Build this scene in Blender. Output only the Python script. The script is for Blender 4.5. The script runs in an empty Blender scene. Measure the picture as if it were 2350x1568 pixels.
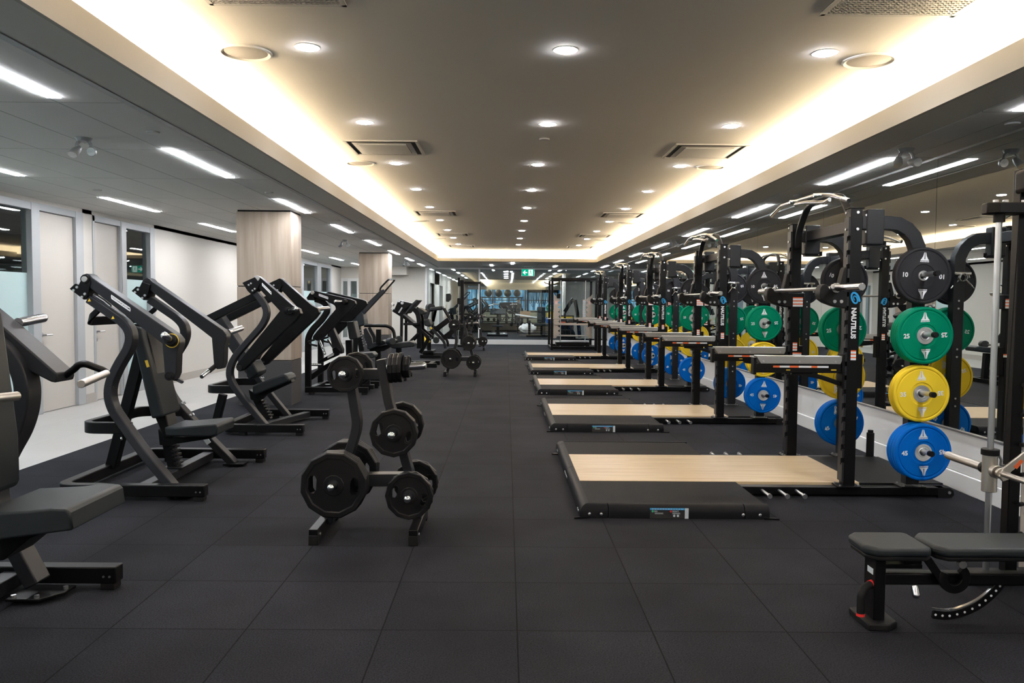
import bpy, bmesh, math, random
from mathutils import Vector, Matrix
PI = math.pi
scn = bpy.context.scene
COL = scn.collection
random.seed(7)

# ------------------------------------------------------------------ camera
cam_data = bpy.data.cameras.new('camera')
cam = bpy.data.objects.new('camera', cam_data)
COL.objects.link(cam)
cam_data.sensor_width = 36.0
cam_data.lens = 27.574
cam_data.clip_end = 200
cam.matrix_world = Matrix(((0.999938, -0.008132, -0.007615, 0.0), (-0.007214, 0.048276, -0.998808, 0.0), (0.00849, 0.998801, 0.048214, 1.45), (0, 0, 0, 1)))
scn.camera = cam

# ------------------------------------------------------------------ view and world
scn.view_settings.view_transform = 'Standard'
scn.view_settings.look = 'None'
scn.view_settings.gamma = 1.0
scn.view_settings.use_curve_mapping = False
scn.view_settings.exposure = 0.0
world = bpy.data.worlds.new('world')
scn.world = world
world.use_nodes = True
world.node_tree.nodes['Background'].inputs[0].default_value = (0.75, 0.85, 1.0, 1)
world.node_tree.nodes['Background'].inputs[1].default_value = 0.25
cy = scn.cycles
cy.max_bounces = 9
cy.diffuse_bounces = 6
cy.glossy_bounces = 5
cy.transmission_bounces = 6
cy.transparent_max_bounces = 12
cy.caustics_reflective = False
cy.caustics_refractive = False
cy.sample_clamp_indirect = 6.0

L_STRIP, L_DOWN, L_COVE = 112.0, 190.0, 75.0

# ------------------------------------------------------------------ materials
MATS = {}
def mat(name, color, rough=0.5, metal=0.0, spec=0.5, noise=None, bump=None, coat=0.0, emit=None):
    """principled material; noise=(scale, amount) varies the colour, bump=(scale, strength)"""
    m = bpy.data.materials.new(name); m.use_nodes = True
    nt = m.node_tree; b = nt.nodes['Principled BSDF']
    b.inputs['Base Color'].default_value = (*color, 1)
    b.inputs['Roughness'].default_value = rough
    b.inputs['Metallic'].default_value = metal
    b.inputs['Specular IOR Level'].default_value = spec
    b.inputs['Coat Weight'].default_value = coat
    if emit:
        b.inputs['Emission Color'].default_value = (*emit[0], 1)
        b.inputs['Emission Strength'].default_value = emit[1]
    tc = None
    if noise or bump:
        tc = nt.nodes.new('ShaderNodeTexCoord')
    if noise:
        n = nt.nodes.new('ShaderNodeTexNoise'); n.inputs['Scale'].default_value = noise[0]; n.inputs['Detail'].default_value = 4
        nt.links.new(tc.outputs['Object'], n.inputs['Vector'])
        r = nt.nodes.new('ShaderNodeMapRange')
        r.inputs['From Min'].default_value = 0.3; r.inputs['From Max'].default_value = 0.7
        r.inputs['To Min'].default_value = 1 - noise[1]; r.inputs['To Max'].default_value = 1 + noise[1]
        nt.links.new(n.outputs['Fac'], r.inputs['Value'])
        mx = nt.nodes.new('ShaderNodeMix'); mx.data_type = 'RGBA'; mx.blend_type = 'MULTIPLY'
        mx.inputs['Factor'].default_value = 1
        mx.inputs[6].default_value = (*color, 1)
        nt.links.new(r.outputs['Result'], mx.inputs[7])
        nt.links.new(mx.outputs[2], b.inputs['Base Color'])
    if bump:
        n = nt.nodes.new('ShaderNodeTexNoise'); n.inputs['Scale'].default_value = bump[0]; n.inputs['Detail'].default_value = 3
        nt.links.new(tc.outputs['Object'], n.inputs['Vector'])
        bp = nt.nodes.new('ShaderNodeBump'); bp.inputs['Strength'].default_value = bump[1]; bp.inputs['Distance'].default_value = 0.002
        nt.links.new(n.outputs['Fac'], bp.inputs['Height'])
        nt.links.new(bp.outputs['Normal'], b.inputs['Normal'])
    MATS[name] = m
    return m

def emission(name, color, strength):
    m = bpy.data.materials.new(name); m.use_nodes = True
    nt = m.node_tree; nt.nodes.clear()
    e = nt.nodes.new('ShaderNodeEmission'); o = nt.nodes.new('ShaderNodeOutputMaterial')
    e.inputs[0].default_value = (*color, 1); e.inputs[1].default_value = strength
    nt.links.new(e.outputs[0], o.inputs[0])
    MATS[name] = m
    return m

mat('black_metal', (0.0032, 0.0032, 0.0036), 0.4, 0.0, 0.12)
mat('charcoal_metal', (0.0128, 0.0138, 0.0165), 0.42, 0.0, 0.18)
mat('platform_edge', (0.0070, 0.0074, 0.0090), 0.5, 0.0, 0.05)
mat('black_plastic', (0.0045, 0.0045, 0.005), 0.5, 0.0, 0.14)
mat('black_rubber', (0.0065, 0.0065, 0.007), 0.6, 0.0, 0.12)
mat('plate_urethane', (0.0048, 0.0048, 0.0053), 0.45, 0.0, 0.16)
mat('black_bumper', (0.0145, 0.0145, 0.017), 0.6, 0.0, 0.15)
mat('green_bumper', (0.0, 0.175, 0.094), 0.55, 0.0, 0.06)
mat('yellow_bumper', (0.86, 0.60, 0.035), 0.55, 0.0, 0.06)
mat('blue_bumper', (0.0, 0.10, 0.44), 0.55, 0.0, 0.06)
mat('chrome', (0.75, 0.75, 0.76), 0.16, 1.0)
mat('steel', (0.6, 0.6, 0.6), 0.32, 1.0)
mat('hub_steel', (0.78, 0.78, 0.78), 0.36, 1.0)
mat('brushed_steel', (0.46, 0.45, 0.43), 0.38, 1.0)
mat('nickel', (0.52, 0.48, 0.42), 0.4, 1.0)
mat('vinyl', (0.0122, 0.0155, 0.0182), 0.5, 0.0, 0.18, bump=(900, 0.15))
mat('white_print', (0.8, 0.8, 0.8), 0.5)
mat('blue_print', (0.01, 0.30, 0.66), 0.5)
mat('orange_print', (0.75, 0.13, 0.03), 0.5)
mat('yellow_print', (0.75, 0.5, 0.03), 0.5)
mat('red_print', (0.6, 0.02, 0.02), 0.5)
mat('green_print', (0.02, 0.42, 0.2), 0.5)
mat('light_print', (0.55, 0.6, 0.62), 0.5)
mat('black_print', (0.01, 0.01, 0.01), 0.5)
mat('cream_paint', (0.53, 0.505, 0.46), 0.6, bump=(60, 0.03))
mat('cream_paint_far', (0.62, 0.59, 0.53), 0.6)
mat('white_paint', (0.7, 0.69, 0.66), 0.5)
mat('door_laminate', (0.46, 0.43, 0.39), 0.5)
mat('grey_frame', (0.36, 0.375, 0.385), 0.45, 0.2)
mat('white_frame', (0.7, 0.7, 0.69), 0.4)
mat('base_trim', (0.34, 0.315, 0.28), 0.5)
mat('charcoal_laminate', (0.036, 0.035, 0.038), 0.5)
mat('band_paint', (0.30, 0.30, 0.28), 0.6)
mat('soffit_paint', (0.84, 0.82, 0.76), 0.75)
mat('lip_paint', (0.62, 0.585, 0.52), 0.7)
mat('coffer_paint', (0.86, 0.83, 0.77), 0.8)
mat('vent_metal', (0.7, 0.68, 0.64), 0.45)
mat('vent_dark', (0.04, 0.04, 0.04), 0.7)
mat('speaker_mesh', (0.33, 0.31, 0.28), 0.7, bump=(1500, 0.3))
mat('panel_white', (0.86, 0.855, 0.83), 0.42, 0.0, 0.5)
mat('beige_steel', (0.47, 0.41, 0.35), 0.4, 0.1)
mat('cardboard', (0.32, 0.2, 0.11), 0.8)
mat('white_sack', (0.6, 0.6, 0.58), 0.6, bump=(20, 0.8))
mat('camo_cloth', (0.08, 0.085, 0.05), 0.8, noise=(25, 0.5))
mat('skin', (0.45, 0.28, 0.2), 0.5)
mat('dark_cloth', (0.03, 0.035, 0.045), 0.8)
mat('navy_cloth', (0.05, 0.07, 0.11), 0.8)
mat('hair', (0.02, 0.014, 0.01), 0.6)
mat('ball_vinyl', (0.010, 0.016, 0.026), 0.4, 0.0, 0.25)
mat('stone_trim', (0.55, 0.545, 0.53), 0.45)
emission('strip_light', (0.93, 0.95, 1.0), L_STRIP)
emission('down_light', (0.95, 0.95, 1.0), L_DOWN)
emission('cove_light', (1.0, 0.79, 0.53), L_COVE)
def window_glow():
    """daylit view through far windows: blue with pale vertical streaks"""
    m = emission('far_window_glow', (0.25, 0.58, 0.9), 0.75); nt = m.node_tree
    e = [n for n in nt.nodes if n.type == 'EMISSION'][0]
    tc = nt.nodes.new('ShaderNodeTexCoord'); mp = nt.nodes.new('ShaderNodeMapping'); mp.inputs['Scale'].default_value = (5.0, 1.0, 0.9)
    n = nt.nodes.new('ShaderNodeTexNoise'); n.inputs['Scale'].default_value = 1.0; n.inputs['Detail'].default_value = 5
    cr = nt.nodes.new('ShaderNodeValToRGB')
    cr.color_ramp.elements[0].position = 0.36; cr.color_ramp.elements[0].color = (0.03, 0.13, 0.25, 1)
    cr.color_ramp.elements[1].position = 0.66; cr.color_ramp.elements[1].color = (0.62, 0.9, 1.0, 1)
    cr.color_ramp.elements.new(0.5).color = (0.16, 0.44, 0.68, 1)
    nt.links.new(tc.outputs['Object'], mp.inputs[0]); nt.links.new(mp.outputs[0], n.inputs['Vector']); nt.links.new(n.outputs['Fac'], cr.inputs[0]); nt.links.new(cr.outputs[0], e.inputs[0])
window_glow()
mat('pale_green_paint', (0.55, 0.66, 0.64), 0.6)
emission('sign_green', (0.0, 0.42, 0.24), 1.1)
emission('sign_white', (0.85, 1.0, 0.95), 1.5)

def nodes_of(name, color=(0.5, 0.5, 0.5), rough=0.5):
    m = mat(name, color, rough)
    return m, m.node_tree, m.node_tree.nodes['Principled BSDF']

def math_node(nt, op, a=None, b=None, c=None):
    n = nt.nodes.new('ShaderNodeMath'); n.operation = op
    for i, v in enumerate((a, b, c)):
        if v is None: continue
        if isinstance(v, (int, float)): n.inputs[i].default_value = v
        else: nt.links.new(v, n.inputs[i])
    return n.outputs[0]

def grid_line(nt, coord, pitch, offset, width):
    """1 on a joint line of the given pitch, 0 elsewhere"""
    a = math_node(nt, 'ADD', coord, -offset)
    d = math_node(nt, 'DIVIDE', a, pitch)
    f = math_node(nt, 'FRACT', d)
    g = math_node(nt, 'SUBTRACT', f, 0.5)
    h = math_node(nt, 'ABSOLUTE', g)
    return math_node(nt, 'GREATER_THAN', h, 0.5 - 0.5 * width / pitch)

def tiled(name, color, line_color, px, py, ox, oy, width, rough, speck=0.0, var=0.0, spec=0.5, big=0.0):
    m, nt, b = nodes_of(name, color, rough)
    b.inputs['Specular IOR Level'].default_value = spec
    tc = nt.nodes.new('ShaderNodeTexCoord'); sep = nt.nodes.new('ShaderNodeSeparateXYZ')
    nt.links.new(tc.outputs['Object'], sep.inputs[0])
    lx = grid_line(nt, sep.outputs[0], px, ox, width); ly = grid_line(nt, sep.outputs[1], py, oy, width)
    line = math_node(nt, 'MAXIMUM', lx, ly)
    # tile index noise
    cell = nt.nodes.new('ShaderNodeCombineXYZ')
    for i, (s, p, o) in enumerate(((sep.outputs[0], px, ox), (sep.outputs[1], py, oy))):
        f = math_node(nt, 'FLOOR', math_node(nt, 'DIVIDE', math_node(nt, 'ADD', s, -o), p))
        nt.links.new(f, cell.inputs[i])
    wn = nt.nodes.new('ShaderNodeTexWhiteNoise'); wn.noise_dimensions = '3D'
    nt.links.new(cell.outputs[0], wn.inputs['Vector'])
    v = math_node(nt, 'MULTIPLY_ADD', wn.outputs['Value'], 2 * var, 1 - var)
    if speck:
        n = nt.nodes.new('ShaderNodeTexNoise'); n.inputs['Scale'].default_value = 150; n.inputs['Detail'].default_value = 4
        nt.links.new(tc.outputs['Object'], n.inputs['Vector'])
        s = math_node(nt, 'MULTIPLY_ADD', n.outputs['Fac'], 4 * speck, 1 - 2 * speck)
        v = math_node(nt, 'MULTIPLY', v, s)
    if big:
        n = nt.nodes.new('ShaderNodeTexNoise'); n.inputs['Scale'].default_value = 1.7; n.inputs['Detail'].default_value = 5
        nt.links.new(tc.outputs['Object'], n.inputs['Vector'])
        s = math_node(nt, 'MULTIPLY_ADD', n.outputs['Fac'], 4 * big, 1 - 2 * big)
        v = math_node(nt, 'MULTIPLY', v, s)
    mx = nt.nodes.new('ShaderNodeMix'); mx.data_type = 'RGBA'; mx.blend_type = 'MULTIPLY'; mx.inputs['Factor'].default_value = 1
    mx.inputs[6].default_value = (*color, 1); nt.links.new(v, mx.inputs[7])
    mx2 = nt.nodes.new('ShaderNodeMix'); mx2.data_type = 'RGBA'
    nt.links.new(line, mx2.inputs['Factor']); nt.links.new(mx.outputs[2], mx2.inputs[6]); mx2.inputs[7].default_value = (*line_color, 1)
    nt.links.new(mx2.outputs[2], b.inputs['Base Color'])
    bp = nt.nodes.new('ShaderNodeBump'); bp.inputs['Distance'].default_value = 0.003; bp.inputs['Strength'].default_value = 0.5; bp.invert = True
    nt.links.new(line, bp.inputs['Height']); nt.links.new(bp.outputs[0], b.inputs['Normal'])
    return m

tiled('rubber_floor', (0.0134, 0.0140, 0.0175), (0.0034, 0.0035, 0.0042), 0.6, 0.6, 0.06, 5.215, 0.006, 0.85, speck=0.75, var=0.12, spec=0.045, big=0.30)
tiled('stone_floor', (0.38, 0.37, 0.35), (0.29, 0.28, 0.265), 0.6, 1.2, 0.1, 0.3, 0.005, 0.38, var=0.03, big=0.04)
tiled('ceiling_tile', (0.93, 0.92, 0.89), (0.5, 0.5, 0.48), 0.52, 1.55, -2.875, 3.55, 0.012, 0.75, var=0.02)
tiled('ceiling_tile_far', (0.8, 0.8, 0.78), (0.56, 0.56, 0.54), 0.9, 1.55, 0.1, 3.55, 0.012, 0.75, var=0.02)

def wood_mat(name, dark, light, axis, scale=(18, 18, 1.0), rough=0.42, knots=False):
    m, nt, b = nodes_of(name, light, rough)
    tc = nt.nodes.new('ShaderNodeTexCoord'); mp = nt.nodes.new('ShaderNodeMapping')
    mp.inputs['Scale'].default_value = scale
    nt.links.new(tc.outputs['Object'], mp.inputs[0])
    n = nt.nodes.new('ShaderNodeTexNoise'); n.inputs['Scale'].default_value = 1.0; n.inputs['Detail'].default_value = 6; n.inputs['Roughness'].default_value = 0.6
    nt.links.new(mp.outputs[0], n.inputs['Vector'])
    cr = nt.nodes.new('ShaderNodeValToRGB')
    cr.color_ramp.elements[0].position = 0.34; cr.color_ramp.elements[0].color = (*dark, 1)
    cr.color_ramp.elements[1].position = 0.62; cr.color_ramp.elements[1].color = (*light, 1)
    nt.links.new(n.outputs['Fac'], cr.inputs[0])
    out = cr.outputs[0]
    if knots:
        mp2 = nt.nodes.new('ShaderNodeMapping'); mp2.inputs['Scale'].default_value = knots
        nt.links.new(tc.outputs['Object'], mp2.inputs[0])
        n2 = nt.nodes.new('ShaderNodeTexNoise'); n2.inputs['Scale'].default_value = 1.0; n2.inputs['Detail'].default_value = 2
        nt.links.new(mp2.outputs[0], n2.inputs['Vector'])
        r = nt.nodes.new('ShaderNodeMapRange'); r.inputs['From Min'].default_value = 0.66; r.inputs['From Max'].default_value = 0.76
        nt.links.new(n2.outputs['Fac'], r.inputs['Value'])
        mx = nt.nodes.new('ShaderNodeMix'); mx.data_type = 'RGBA'
        nt.links.new(math_node(nt, 'MULTIPLY', r.outputs['Result'], 0.45), mx.inputs['Factor']); nt.links.new(out, mx.inputs[6])
        mx.inputs[7].default_value = (dark[0] * 0.6, dark[1] * 0.5, dark[2] * 0.4, 1)
        out = mx.outputs[2]
    nt.links.new(out, b.inputs['Base Color'])
    return m
wood_mat('column_wood', (0.245, 0.195, 0.15), (0.37, 0.305, 0.245), 'z', (9, 9, 0.5))
wood_mat('platform_wood', (0.49, 0.34, 0.175), (0.60, 0.455, 0.275), 'x', (1.6, 24, 24), 0.33, knots=(5, 38, 5))

def glass_mat(name, tint, refl_rough=0.02, alpha=0.12, frost=False):
    """thin sheet glass: mostly clear with a sharp reflection"""
    m = bpy.data.materials.new(name); m.use_nodes = True
    nt = m.node_tree; nt.nodes.clear()
    o = nt.nodes.new('ShaderNodeOutputMaterial')
    t = nt.nodes.new('ShaderNodeBsdfTransparent'); t.inputs[0].default_value = (*tint, 1)
    g = nt.nodes.new('ShaderNodeBsdfGlossy'); g.inputs['Roughness'].default_value = refl_rough; g.inputs[0].default_value = (0.9, 0.95, 0.95, 1)
    lw = nt.nodes.new('ShaderNodeFresnel'); lw.inputs[0].default_value = 1.5
    f = math_node(nt, 'MULTIPLY_ADD', lw.outputs[0], 1.0, alpha)
    mx = nt.nodes.new('ShaderNodeMixShader')
    nt.links.new(f, mx.inputs[0]); nt.links.new(t.outputs[0], mx.inputs[1]); nt.links.new(g.outputs[0], mx.inputs[2])
    nt.links.new(mx.outputs[0], o.inputs[0])
    MATS[name] = m
    return m
glass_mat('clear_glass', (0.86, 0.93, 0.92), alpha=0.10)
glass_mat('partition_glass', (0.90, 0.95, 0.95), alpha=0.02)
mat('frosted_glass', (0.44, 0.58, 0.585), 0.4)
mm, nt_, b_ = nodes_of('mirror', (0.80, 0.83, 0.80), 0.0)
b_.inputs['Metallic'].default_value = 1.0
def weave():
    m, nt, b = nodes_of('weave_rubber', (0.01, 0.01, 0.0105), 0.6)
    b.inputs['Specular IOR Level'].default_value = 0.05
    tc = nt.nodes.new('ShaderNodeTexCoord'); sep = nt.nodes.new('ShaderNodeSeparateXYZ')
    nt.links.new(tc.outputs['Object'], sep.inputs[0])
    s = math_node(nt, 'SINE', math_node(nt, 'MULTIPLY', math_node(nt, 'ADD', sep.outputs[0], sep.outputs[1]), 420))
    c = math_node(nt, 'SINE', math_node(nt, 'MULTIPLY', math_node(nt, 'SUBTRACT', sep.outputs[0], sep.outputs[1]), 420))
    h = math_node(nt, 'MULTIPLY', s, c)
    bp = nt.nodes.new('ShaderNodeBump'); bp.inputs['Strength'].default_value = 0.6; bp.inputs['Distance'].default_value = 0.003
    nt.links.new(h, bp.inputs['Height']); nt.links.new(bp.outputs[0], b.inputs['Normal'])
    r = math_node(nt, 'MULTIPLY_ADD', h, 0.25, 1.0)
    mx = nt.nodes.new('ShaderNodeMix'); mx.data_type = 'RGBA'; mx.blend_type = 'MULTIPLY'; mx.inputs['Factor'].default_value = 1
    mx.inputs[6].default_value = (0.0085, 0.0090, 0.0110, 1); nt.links.new(r, mx.inputs[7])
    nt.links.new(mx.outputs[2], b.inputs['Base Color'])
weave()

# ------------------------------------------------------------------ mesh builder
class MB:
    """collects shapes; build() links them as ONE mesh object"""
    def __init__(self):
        self.v = []; self.f = []
    def add(self, verts, faces):
        o = len(self.v)
        self.v += [tuple(p) for p in verts]
        self.f += [tuple(i + o for i in f) for f in faces]
        return self
    def box(self, x0, x1, y0, y1, z0, z1, M=None):
        vs = [(x, y, z) for x in (x0, x1) for y in (y0, y1) for z in (z0, z1)]
        if M is not None: vs = [M @ Vector(p) for p in vs]
        return self.add(vs, [(0, 1, 3, 2), (4, 6, 7, 5), (0, 4, 5, 1), (2, 3, 7, 6), (0, 2, 6, 4), (1, 5, 7, 3)])
    def prism(self, pts, axis, a, b, M=None):
        """polygon pts (2D) extruded along axis 'x','y' or 'z' from a to b. For 'y' pts are (x,z); 'x' -> (y,z); 'z' -> (x,y)"""
        def P(p, d):
            q = {'y': (p[0], d, p[1]), 'x': (d, p[0], p[1]), 'z': (p[0], p[1], d)}[axis]
            return M @ Vector(q) if M is not None else q
        n = len(pts)
        vs = [P(p, a) for p in pts] + [P(p, b) for p in pts]
        fs = [tuple(range(n - 1, -1, -1)), tuple(range(n, 2 * n))]
        fs += [(i, (i + 1) % n, n + (i + 1) % n, n + i) for i in range(n)]
        return self.add(vs, fs)
    def sweep(self, path, w, h, n, closed=False):
        """rectangular section swept along path; w is measured along the constant direction n, h across it"""
        path = [Vector(p) for p in path]; n = Vector(n).normalized(); N = len(path); vs = []
        for i, p in enumerate(path):
            if closed: d0 = path[i] - path[i - 1]; d1 = path[(i + 1) % N] - path[i]
            else:
                d0 = path[i] - path[i - 1] if i else path[1] - path[0]
                d1 = path[i + 1] - path[i] if i < N - 1 else path[i] - path[i - 1]
            d0.normalize(); d1.normalize(); t = (d0 + d1)
            if t.length < 1e-6: t = d0
            t.normalize(); s = n.cross(t); s.normalize()
            k = 1.0 / max(0.35, t.dot(d0))
            for a, c in ((-1, -1), (1, -1), (1, 1), (-1, 1)):
                vs.append(p + n * (a * w / 2) + s * (c * k * h / 2))
        fs = []
        for i in range(N if closed else N - 1):
            j = (i + 1) % N
            for k in range(4): fs.append((4 * i + k, 4 * i + (k + 1) % 4, 4 * j + (k + 1) % 4, 4 * j + k))
        if not closed: fs += [(3, 2, 1, 0), tuple(4 * (N - 1) + k for k in range(4))]
        return self.add(vs, fs)
    def pipe(self, path, r, seg=12, caps=True):
        """round section along a path, parallel transported; r may be a list"""
        path = [Vector(p) for p in path]; N = len(path)
        rs = r if isinstance(r, (list, tuple)) else [r] * N
        tans = []
        for i in range(N):
            d0 = (path[i] - path[i - 1]).normalized() if i else None
            d1 = (path[i + 1] - path[i]).normalized() if i < N - 1 else None
            t = d0 + d1 if d0 is not None and d1 is not None else (d0 if d1 is None else d1)
            tans.append(t.normalized() if t.length > 1e-6 else (d1 or d0))
        u = tans[0].orthogonal().normalized(); vs = []
        for i in range(N):
            if i:
                u = (u - tans[i] * u.dot(tans[i]))
                u = u.normalized() if u.length > 1e-6 else tans[i].orthogonal().normalized()
            w = tans[i].cross(u)
            for k in range(seg):
                a = 2 * PI * k / seg
                vs.append(path[i] + (u * math.cos(a) + w * math.sin(a)) * rs[i])
        fs = []
        for i in range(N - 1):
            for k in range(seg):
                k2 = (k + 1) % seg
                fs.append((i * seg + k, i * seg + k2, (i + 1) * seg + k2, (i + 1) * seg + k))
        if caps: fs += [tuple(range(seg - 1, -1, -1)), tuple((N - 1) * seg + k for k in range(seg))]
        return self.add(vs, fs)
    def rod(self, p0, p1, r, seg=14, dome=False):
        p0, p1 = Vector(p0), Vector(p1)
        if dome:
            d = (p1 - p0).normalized()
            pts = [p0, p1 - d * r * 0.9] + [p1 - d * r * (0.9 - 0.9 * math.sin(a)) for a in (0.5, 1.0, 1.35)]
            return self.pipe(pts, [r, r] + [r * math.cos(a) for a in (0.5, 1.0, 1.35)], seg)
        return self.pipe([p0, p1], r, seg)
    def lathe(self, prof, seg, M=None, rot=0.0):
        """profile [(r, a)] revolved about the local Y axis: point = (r cos, a, r sin)"""
        vs = []; fs = []; n = len(prof)
        for k in range(seg):
            t = 2 * PI * k / seg + rot
            for r, a in prof:
                q = Vector((r * math.cos(t), a, r * math.sin(t)))
                vs.append(M @ q if M is not None else q)
        for k in range(seg):
            k2 = (k + 1) % seg
            for i in range(n - 1): fs.append((k * n + i, k * n + i + 1, k2 * n + i + 1, k2 * n + i))
        return self.add(vs, fs)
    def ball(self, c, r, seg=16, ring=10, M=None, sc=(1, 1, 1)):
        vs = []; fs = []
        for i in range(ring + 1):
            ph = PI * i / ring
            for k in range(seg):
                t = 2 * PI * k / seg
                q = Vector((c[0] + sc[0] * r * math.sin(ph) * math.cos(t), c[1] + sc[1] * r * math.sin(ph) * math.sin(t), c[2] + sc[2] * r * math.cos(ph)))
                vs.append(M @ q if M is not None else q)
        for i in range(ring):
            for k in range(seg):
                k2 = (k + 1) % seg
                fs.append((i * seg + k, (i + 1) * seg + k, (i + 1) * seg + k2, i * seg + k2))
        return self.add(vs, fs)
    def mesh(self, name, smooth=35):
        me = bpy.data.meshes.new(name)
        me.from_pydata(self.v, [], self.f)
        bm = bmesh.new(); bm.from_mesh(me)
        bmesh.ops.remove_doubles(bm, verts=bm.verts, dist=1e-5)
        bmesh.ops.dissolve_degenerate(bm, edges=bm.edges, dist=1e-6)
        bmesh.ops.recalc_face_normals(bm, faces=bm.faces)
        bm.to_mesh(me); bm.free()
        if smooth:
            me.polygons.foreach_set('use_smooth', [True] * len(me.polygons))
            me.set_sharp_from_angle(angle=math.radians(smooth))
        return me
    def build(self, name, m, parent=None, bevel=0.0, seg=2, smooth=35, loc=None):
        me = self.mesh(name, smooth)
        o = bpy.data.objects.new(name, me); COL.objects.link(o)
        me.materials.append(MATS[m])
        if bevel:
            b = o.modifiers.new('bevel', 'BEVEL'); b.width = bevel; b.segments = seg; b.limit_method = 'ANGLE'; b.angle_limit = math.radians(40)
            b.harden_normals = False
        if parent is not None: o.parent = parent
        if loc is not None: o.location = loc
        return o

def fillet(path, r, n=5, closed=False):
    """round the inner corners of a polyline"""
    path = [Vector(p) for p in path]; out = []; N = len(path)
    for i, p in enumerate(path):
        if not closed and i in (0, N - 1): out.append(p); continue
        a = path[i - 1] - p; b = path[(i + 1) % N] - p
        la, lb = a.length, b.length
        rr = r[i] if isinstance(r, (list, tuple)) else r
        d = min(rr, la * 0.48, lb * 0.48)
        if d < 1e-5: out.append(p); continue
        q0, q1 = p + a.normalized() * d, p + b.normalized() * d
        for k in range(n + 1):
            t = k / n
            out.append(q0 * (1 - t) ** 2 + p * 2 * t * (1 - t) + q1 * t * t)
    return out

def empty(name, loc=(0, 0, 0), rz=0.0):
    o = bpy.data.objects.new(name, None); COL.objects.link(o)
    o.location = loc; o.rotation_euler = (0, 0, rz); o.empty_display_size = 0.1
    return o
def tag(o, label, cat=None, group=None, kind=None):
    o['label'] = label
    if cat: o['category'] = cat
    if group: o['group'] = group
    if kind: o['kind'] = kind
    return o
def struct(o, label):
    o['kind'] = 'structure'; o['label'] = label
    return o
def copy_tree(o, parent=None):
    c = o.copy(); COL.objects.link(c)
    if parent is not None: c.parent = parent
    for ch in list(o.children): copy_tree(ch, c)
    return c

def text_mesh(txt, size, M, depth=0.0008, bold=0.0):
    """vertices and faces of a flat word, centred, transformed by M (word lies in the local XY plane)"""
    cu = bpy.data.curves.new('word', 'FONT'); cu.body = txt; cu.size = size; cu.align_x = 'CENTER'; cu.align_y = 'CENTER'
    cu.resolution_u = 3; cu.offset = bold; cu.fill_mode = 'FRONT'
    ob = bpy.data.objects.new('word', cu); COL.objects.link(ob)
    dg = bpy.context.evaluated_depsgraph_get()
    me = ob.evaluated_get(dg).to_mesh()
    vs = [M @ v.co for v in me.vertices]; fs = [tuple(p.vertices) for p in me.polygons]
    ob.evaluated_get(dg).to_mesh_clear()
    bpy.data.objects.remove(ob); bpy.data.curves.remove(cu)
    return vs, fs

def frame(o, x, y):
    """matrix whose local X, Y run along the world vectors x, y, at origin o"""
    x = Vector(x).normalized(); y = Vector(y).normalized(); z = x.cross(y)
    M = Matrix((x, y, z)).transposed().to_4x4(); M.translation = Vector(o)
    return M

# ================================================================== the room
XL, XR, YB, YF, ZT, ZU = -5.88, 3.60, 27.8, -4.0, 2.71, 3.02
XE = -4.13          # edge of the rubber floor
def slab(name, m, label, x0, x1, y0, y1, z0, z1, parent=None, bevel=0.0):
    o = MB().box(x0, x1, y0, y1, z0, z1).build(name, m, parent, bevel, smooth=0)
    return struct(o, label) if parent is None else o

slab('floor', 'rubber_floor', 'black speckled rubber tile floor of the gym', XE, 6.0, YF, 62, -0.06, 0)
slab('floor_walkway', 'stone_floor', 'pale stone walkway along the wall with doors', -9.0, XE, YF, YB + 0.4, -0.06, 0.0)
# --- dropped tile ceilings and the coffer
slab('ceiling_walkway', 'ceiling_tile', 'grey tile ceiling above the walkway machines', -6.0, -2.42, YF, YB + 0.4, ZT, ZT + 0.06)
slab('ceiling_mirror_side', 'ceiling_tile', 'grey tile ceiling strip beside the mirror wall', 3.06, 3.75, YF, YB, ZT, ZT + 0.06)
slab('ceiling_end', 'ceiling_tile_far', 'grey tile ceiling at the far end before the glass', -2.42, 3.06, 23.9, YB, ZT, ZT + 0.06)
slab('ceiling_coffer', 'coffer_paint', 'raised taupe ceiling with downlights', -2.45, 3.08, YF, 24.0, ZU, ZU + 0.06)
LX0, LX1, LY1 = -2.05, 2.68, 23.5
m = MB().box(LX0 - 0.34, LX0, YF, LY1 + 0.34, ZT - 0.004, ZT + 0.03).box(LX0 - 0.36, LX0 - 0.34, YF, LY1 + 0.36, ZT, ZU)
struct(m.build('trim_1', 'soffit_paint', smooth=0), 'painted soffit border on the machine side of the raised ceiling')
m = MB().box(LX1, LX1 + 0.34, YF, LY1 + 0.34, ZT - 0.004, ZT + 0.03).box(LX1 + 0.34, LX1 + 0.36, YF, LY1 + 0.36, ZT, ZU)
struct(m.build('trim_2', 'soffit_paint', smooth=0), 'painted soffit border on the rack side of the raised ceiling')
m = MB().box(LX0, LX1, LY1, LY1 + 0.34, ZT - 0.004, ZT + 0.03).box(LX0 - 0.36, LX1 + 0.36, LY1 + 0.34, LY1 + 0.36, ZT, ZU)
struct(m.build('trim_3', 'soffit_paint', smooth=0), 'painted soffit border across the far end of the raised ceiling')
slab('trim_4', 'lip_paint', 'pale upright lip of the light cove on the machine side', LX0 - 0.025, LX0 + 0.002, YF, LY1 + 0.02, ZT - 0.006, 2.855)
slab('trim_5', 'lip_paint', 'pale upright lip of the light cove on the rack side', LX1 - 0.002, LX1 + 0.025, YF, LY1 + 0.02, ZT - 0.006, 2.855)
slab('trim_6', 'lip_paint', 'pale upright lip of the light cove at the far end', LX0, LX1, LY1 - 0.002, LY1 + 0.025, ZT - 0.006, 2.80)
slab('trim_7', 'grey_frame', 'thin metal strip between soffit and tile ceiling', -2.44, -2.39, YF, YB, ZT - 0.01, ZT + 0.02)
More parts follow.
